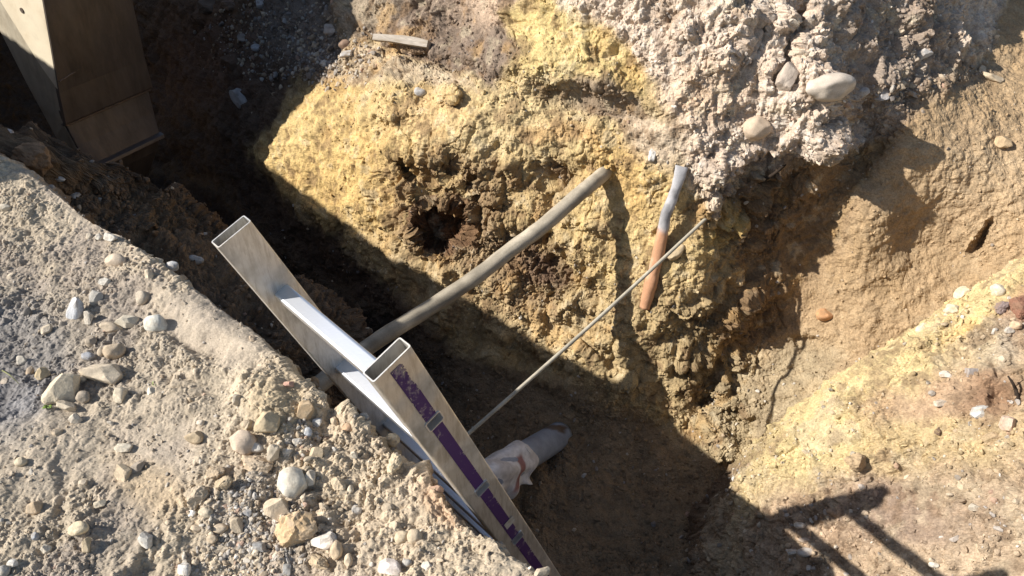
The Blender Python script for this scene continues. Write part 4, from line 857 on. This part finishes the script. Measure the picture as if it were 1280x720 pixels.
def side(a_):
    bm = bmesh.new()
    out = [(.05, -.25), (.015, -.12), (-.02, .0), (.005, .02), (.04, .2), (.09, .45), (.135, .70), (.19, 1.05), (.21, 1.45), (-.95, 1.45), (-.85, 1.1), (-.62, .75), (-.42, .45), (-.28, .15), (-.17, -.12), (-.10, -.30)]
    prism(bm, [BP(a_, b_, z_) for b_, z_ in out], be * .02)
    return bm_obj('side_plate', bm, M_side, bk)
side(-.001); side(BWD - .019)
bm = bmesh.new()
prism(bm, [BP(-.014, b_, z_) for b_, z_ in [(.045, .22), (.09, .45), (.135, .70), (.19, 1.05), (.21, 1.45), (-.80, 1.45), (-.66, 1.1), (-.42, .78), (-.20, .50), (-.06, .32)]], be * .012)
bm_obj('gusset', bm, metal_mat('lit_gusset', (.78, .68, .50), .5, .2, 18, .10, dirt=(.45, .36, .24), dirt_amt=.6, bump=.001), bk)  # strip brightened further than the side steel, to look sunlit
bm = bmesh.new(); cpt = BP(-.016, -.08, .60)
bmesh.ops.create_cone(bm, cap_ends=True, segments=18, radius1=.014, radius2=.014, depth=.012, matrix=Matrix.Translation(cpt) @ be.to_track_quat('Z', 'Y').to_matrix().to_4x4())
bm_obj('bolt', bm, M_steel, bk)
bm = bmesh.new()                                     # the arm that carries it, rising out of the picture
prism(bm, [BP(.02, b_, z_) for b_, z_ in [(.10, 1.30), (.05, 2.3), (-.8, 3.3), (-1.6, 3.1), (-1.1, 2.2), (-.7, 1.30)]], be * (BWD - .04))
bm_obj('arm', bm, M_side, bk)
M_yel = metal_mat('machine_paint', (.55, .33, .05), .4, .1, 12, .08, dirt=(.3, .24, .17), dirt_amt=.4)
bm = bmesh.new()                                     # unseen body and tracks added on the left for shade; boom stands there too
prism(bm, [BP(-1.9, b_, z_) for b_, z_ in [(-2.3, 1.45), (-2.2, 2.5), (-2.5, 3.0), (-4.6, 3.0), (-4.8, 2.6), (-4.8, 1.45)]], be * 2.7)
bm_obj('body', bm, M_yel, bk)
bm = bmesh.new(); prism(bm, [BP(.08, b_, z_) for b_, z_ in [(-1.1, 3.0), (-1.6, 3.35), (-2.8, 3.0), (-3.4, 2.2), (-3.0, 2.1), (-2.6, 2.7), (-1.7, 2.9)]], be * .26); bm_obj('boom', bm, M_yel, bk)
bm = bmesh.new(); prism(bm, [BP(-1.5, b_, z_) for b_, z_ in [(-2.35, .75), (-2.35, 1.45), (-4.6, 1.45), (-4.6, .75)]], be * 2.1); bm_obj('undercarriage', bm, M_steel, bk)  # box added to stop sun passing under the body
for a_ in (-1.8, .98):
    bm = bmesh.new(); pr = []
    for t in range(24):
        an = 2 * math.pi * t / 24; pr.append(((-2.6 if math.cos(an) > 0 else -4.5) + .36 * math.cos(an), 1.18 + .30 * math.sin(an)))
    prism(bm, [BP(a_, b_, z_) for b_, z_ in pr], be * .42); bm_obj('track', bm, M_steel, bk)

# ---- the thick grey pipe spanning the trench
M_pipe = soil_mat('dusty_pipe', fine=1.2, bumpd=.0012, var=.14, rough=.6)
D0 = surf(757, 213)[3]
cpts = [P(768, 204, D0 + .10), P(757, 215, D0 + .02), P(738, 231, 3.14), P(720, 246, 3.11), P(678, 283, 3.06), P(640, 311, 3.03), P(595, 346, 2.99), P(535, 386, 2.95), P(470, 427, 2.80), P(400, 480, 2.62), P(330, 540, 2.44)]
cc_ = catmull(cpts, 120); prad = .0320 * (1 + .02 * np.sin(np.arange(120) * .9))
rg_ = tube_rings(cc_, prad, 24)
vv = np.concatenate(rg_); ij = np.arange(len(vv)); pq = np.stack([(ij // 24) * .10, 2.2 * np.cos((ij % 24) / 24 * 6.283), 2.2 * np.sin((ij % 24) / 24 * 6.283)], -1)
cl = soilc(184, 170, 144) * (1 + .25 * fbm(vv, 14, 5, 3.3)[:, None]) * (1 + .45 * fbm(pq, 1.0, 5, 23.3, .65)[:, None]); cl = cl * (1 - .35 * sst(.0, .3, fbm(vv * np.array([1, 1, 1]), 5, 4, 7.3))[:, None])
props(loft('pipe', rg_, M_pipe, None, np.clip(cl, .02, .8)), 'thick dusty grey pipe crossing the trench from far wall to behind the ladder', 'pipe')

# ---- thin rod from the wall down behind the ladder
r0, r1 = P(889, 267, surf(884, 272)[3] + .02), P(677, 460, 2.758)
rp_ = [r0 + (r1 - r0) * t + np.array([0, 0, -.012 * math.sin(t * 2.6)]) for t in np.linspace(-.02, 1.72, 60)]
rr_ = tube_rings(np.array(rp_), .0074, 12); vv = np.concatenate(rr_)
props(loft('rod', rr_, soil_mat('dusty_rod', fine=1.5, bumpd=.0008, var=.15, rough=.55), None, np.clip(np.tile(soilc(184, 174, 150), (len(vv), 1)) * (1 + .3 * fbm(vv, 20, 4, 1.3)[:, None]), .02, .8)), 'thin straight rod slanting down from the far wall behind the ladder', 'rod')

# ---- crushed tube, silver above and rusty below, in the far wall
tp = []
for (a, b, off) in [(853, 208, .0), (849, 222, .025), (842, 245, .035), (833, 268, .04), (828, 292, .04), (821, 325, .035), (814, 352, .03), (806, 384, .01)]:
    tp.append((a, b, off))
Dt = [surf(a, b)[3] for a, b, _ in tp]; Dt = np.polyval(np.polyfit(np.arange(8), Dt, 2), np.arange(8))
tc_ = catmull([P(a, b, d - o_) for (a, b, o_), d in zip(tp, Dt)], 60)
k_ = np.linspace(0, 1, 60)
trad = np.interp(k_, [0, .06, .2, .35, .6, .9, 1], [.033, .031, .024, .028, .030, .031, .028]) * .84
tfl = np.interp(k_, [0, .08, .25, .5, 1], [.22, .35, .7, .9, .95])
back_dir = np.array([0, -CP, SP])
tr_ = tube_rings(tc_, trad, 28, tfl, side=back_dir); tr_ = [q + (q - q.mean(0)) * (.30 * fbm(q, 16, 4, 51.3, .6))[:, None] for q in tr_]; vv = np.concatenate(tr_); kk_ = np.repeat(k_, 28)
tn = fbm(vv, 22, 4, 8.3)
silver = soilc(182, 180, 182); rust = soilc(214, 150, 98)
ms = sst(.50, .60, kk_ + .06 * tn)[:, None]
cl = silver * (1 - ms) + rust * ms; pale = sst(.1, .4, fbm(vv, 16, 4, 12.3))[:, None] * ms; cl = cl * (1 - .6 * pale) + soilc(216, 186, 150) * .6 * pale
dk = (sst(.05, .35, tn) * (kk_ < .55))[:, None] * .35; cl = cl * (1 - dk)
m_t = soil_mat('corroded_tube', fine=1.4, bumpd=.001, var=.12, rough=.45)
props(loft('tube', tr_, m_t, None, np.clip(cl, .02, .8)), 'short crushed metal tube, silver above and rusty orange below, on the far wall', 'tube')

# ---- grey drain pipe with a cloth on its end, on the trench floor
pa, pb_ = P(700, 544, 3.62), P(606, 600, 3.0)
ax = [pa + (pb_ - pa) * t for t in np.linspace(0, 1, 30)]
dr = tube_rings(np.array(ax), .067, 32); vv = np.concatenate(dr); cl = np.tile(soilc(160, 174, 196), (len(vv), 1)) * (1 + .15 * fbm(vv, 12, 4, 5.3)[:, None])
mud = sst(-.10, .12, fbm(vv, 9, 4, 66.3) + .6 * (vv[:, 2] - vv[:, 2].mean() - .02) * 4)[:, None] * sst(.55, .05, np.repeat(np.linspace(0, 1, 30), 32))[:, None]
cl = cl * (1 - mud) + soilc(120, 96, 70) * mud
props(loft('drain_pipe', dr, soil_mat('grey_plastic', fine=1.2, bumpd=.0008, var=.08, rough=.4), None, np.clip(cl, .02, .8)), 'grey plastic drain pipe coming out of the trench floor behind the ladder', 'pipe')
dax = (pb_ - pa) / np.linalg.norm(pb_ - pa); sd = np.cross(dax, [0, 0, 1.]); sd /= np.linalg.norm(sd); sd = sd if sd[1] < 0 else -sd; upv = np.cross(sd, dax); upv = upv if upv[2] > 0 else -upv
nl_, ns_ = 70, 90; cv = np.zeros((nl_, ns_, 3)); st_ = np.zeros((nl_, ns_))
Lp = np.linalg.norm(pb_ - pa)
for i in range(nl_):
    t = i / (nl_ - 1); along = Lp * (.56 + .50 * t)
    for j in range(ns_):
        s_ = j / (ns_ - 1); arc = -1.9 + s_ * 4.6                        # angle from the top, + towards the camera side
        rad = .075 + .006 * math.sin(arc * 5 + t * 6) + .012 * math.sin(t * 9 + arc * 2) * t + .02 * sst(.35, .0, t) * 0
        aM = 1.35
        if arc <= aM: q = sd * math.sin(arc) * rad + upv * math.cos(arc) * rad
        else:
            ex = (arc - aM) * .085 * (1 - .30 * math.sin(t * 3.1 * 1.6 + .5) ** 2)
            q = sd * (math.sin(aM) * rad + .012 * math.sin(t * 17) * min(1, ex * 14) + .02 * ex * 8 * .3) + upv * (math.cos(aM) * rad - ex)
        cv[i, j] = pa + dax * (along + .012 * math.sin(arc * 4) * (t < .1) + .010 * math.sin(arc * 3 + 1) * (1 - t)) + q
cv += (.006 * fbm(cv.reshape(-1, 3), 16, 3, 77.7))[:, None].reshape(nl_, ns_, 1) * np.array(upv)
tt, ss_ = np.meshgrid(np.linspace(0, 1, nl_), np.linspace(-1.9, 2.7, ns_), indexing='ij')
clc = np.ones((nl_, ns_, 3)) * soilc(244, 244, 246) * (1 + .10 * fbm(cv.reshape(-1, 3), 20, 4, 88.1).reshape(nl_, ns_))[..., None]
band = sst(.05, .0, np.abs(tt - .34 - .10 * (ss_ - .8)) - .045) * sst(.3, .6, ss_) * sst(2.4, 2.0, ss_)
clc = clc * (1 - .9 * band[..., None]) + soilc(170, 96, 84) * .9 * band[..., None]
br = sst(.0, .3, fbm(cv.reshape(-1, 3), 12, 3, 98.1).reshape(nl_, ns_)) * .25; clc = clc * (1 - br[..., None]) + soilc(160, 138, 112) * br[..., None]
idx = np.arange(nl_ * ns_).reshape(nl_, ns_); fq = np.stack([idx[:-1, :-1], idx[1:, :-1], idx[1:, 1:], idx[:-1, 1:]], -1).reshape(-1, 4)
cl_o = mesh_obj('cloth', cv.reshape(-1, 3), fq, soil_mat('woven_cloth', fine=3, bumpd=.0008, var=.10), smooth=True, col=np.clip(clc.reshape(-1, 3), .02, .8))
sd_m = cl_o.modifiers.new('thickness', 'SOLIDIFY'); sd_m.thickness = .003
props(cl_o, 'white cloth with a faded red stripe draped over the grey drain pipe', 'cloth')

# ---- weathered board on the ledge, roots and sprouts
ba, na_, _, Db = surf(467, 47); bb, _, _, Db2 = surf(536, 62)
bA, bB = P(468, 47, min(Db, Db2 + .12) - .02), P(536, 56, Db2 - .02)
bd = Vector(bB - bA); ln = bd.length; bd.normalize(); bu = Vector((0, SP, CP)); bu = (bu - bd * bu.dot(bd)).normalized(); bo = bd.cross(bu)
bm = bmesh.new(); NBX = 24
for i in range(NBX + 1):
    t = i / NBX; hh = .018 * (1 - .12 * math.sin(t * 7)) * (.8 + .2 * min(1, t * 8)); bow = .006 * math.sin(t * 3)
    for (x, y) in ((-1, -1), (1, -1), (1, 1), (-1, 1)): bm.verts.new(bd * (t * ln) + bu * (y * hh + bow) + bo * (x * .016))
bm.verts.ensure_lookup_table()
for i in range(NBX):
    for j in range(4): bm.faces.new([bm.verts[q] for q in (i * 4 + j, i * 4 + (j + 1) % 4, i * 4 + 4 + (j + 1) % 4, i * 4 + 4 + j)])
bm.faces.new(bm.verts[0:4]); bm.faces.new(bm.verts[-4:])
bo_ = bm_obj('board', bm, metal_mat('grey_wood', (.36, .31, .25), .8, 0, 60, .3, dirt=(.25, .2, .14), dirt_amt=.4, stretch=(.3, 1, 4), bump=.002)); bo_.location = bA
props(bo_, 'short weathered grey board lying on the ledge of the far wall', 'board')
M_root = soil_mat('dark_root', base=(.035, .025, .018), bumpd=.001)
def root(pts, rad, lab):
    b0 = []
    for (a, b, off) in pts:
        p, n, _, d = surf(a, b); b0.append(P(a, b, d - off))
    c_ = catmull(b0, 10 * len(pts)); rg = tube_rings(c_, np.linspace(rad, rad * .35, len(c_)), 8, wob=.12, seed=3)
    props(loft('root', rg, M_root), lab, 'root', 'roots in the dug earth')
root([(1272, 500, .0), (1270, 488, .03), (1266, 479, .04), (1260, 470, .05)], .007, 'thin black twig standing in a dark hollow of the mound near the right edge')
root([(948, 228, .0), (960, 222, .02), (972, 214, .02), (982, 206, .0)], .010, 'black root stub under the gravel spur')
M_leaf = bpy.data.materials.new('fresh_leaf'); M_leaf.use_nodes = True; M_leaf.node_tree.nodes['Principled BSDF'].inputs['Base Color'].default_value = (.16, .24, .04, 1); M_leaf.node_tree.nodes['Principled BSDF'].inputs['Roughness'].default_value = .6
def sprout(px, py, n, size, lab, seed, spread=1.0):
    p, nn, _, _ = surf(px, py); rr = random.Random(seed); t = empty('sprout', p, lab, 'sprout')
    for i in range(n):
        a = rr.uniform(0, 6.28); le = size * rr.uniform(.6, 1.1); tilt = rr.uniform(.3, 1.1) * spread; wv_ = le * .30
        d = Vector((math.cos(a) * math.sin(tilt), math.sin(a) * math.sin(tilt), math.cos(tilt))); s_ = d.cross(Vector((0, 0, 1))).normalized(); bend = Vector((0, 0, -1))
        bm = bmesh.new(); rows = []
        for k in range(6):
            u = k / 5; wd_ = wv_ * math.sin(math.pi * min(.97, u * .9 + .08)); c = d * le * u + bend * (le * .35 * u * u)
            rows.append([bm.verts.new(c - s_ * wd_), bm.verts.new(c - Vector((0, 0, wd_ * .3))), bm.verts.new(c + s_ * wd_)])
        for k in range(5):
            for q in (0, 1): bm.faces.new((rows[k][q], rows[k][q + 1], rows[k + 1][q + 1], rows[k + 1][q]))
        lf = bm_obj('leaf', bm, M_leaf, t, True); sm_ = lf.modifiers.new('thickness', 'SOLIDIFY'); sm_.thickness = .0006
sprout(192, 480, 7, .012, 'tiny bright green sprout just above a small bright stone', 4)
sprout(60, 508, 6, .014, 'tiny green sprout at the lower left of the big blocky stone', 5)
def stem(px, py, px2, py2, lab):
    p, n, _, d = surf(px, py); p2, _, _, d2 = surf(px2, py2)
    c_ = catmull([p, P((px + px2) / 2, (py + py2) / 2 - 2, (d + d2) / 2 - .02), P(px2, py2, d2 - .004)], 16)
    props(loft('stem', tube_rings(c_, np.linspace(.0016, .0007, 16), 6), soil_mat('dry_stem', base=(.22, .22, .10), bumpd=.0004)), lab, 'plant stem')
stem(2, 463, 24, 480, 'dry green stem lying on the dark grey patch at the left edge')
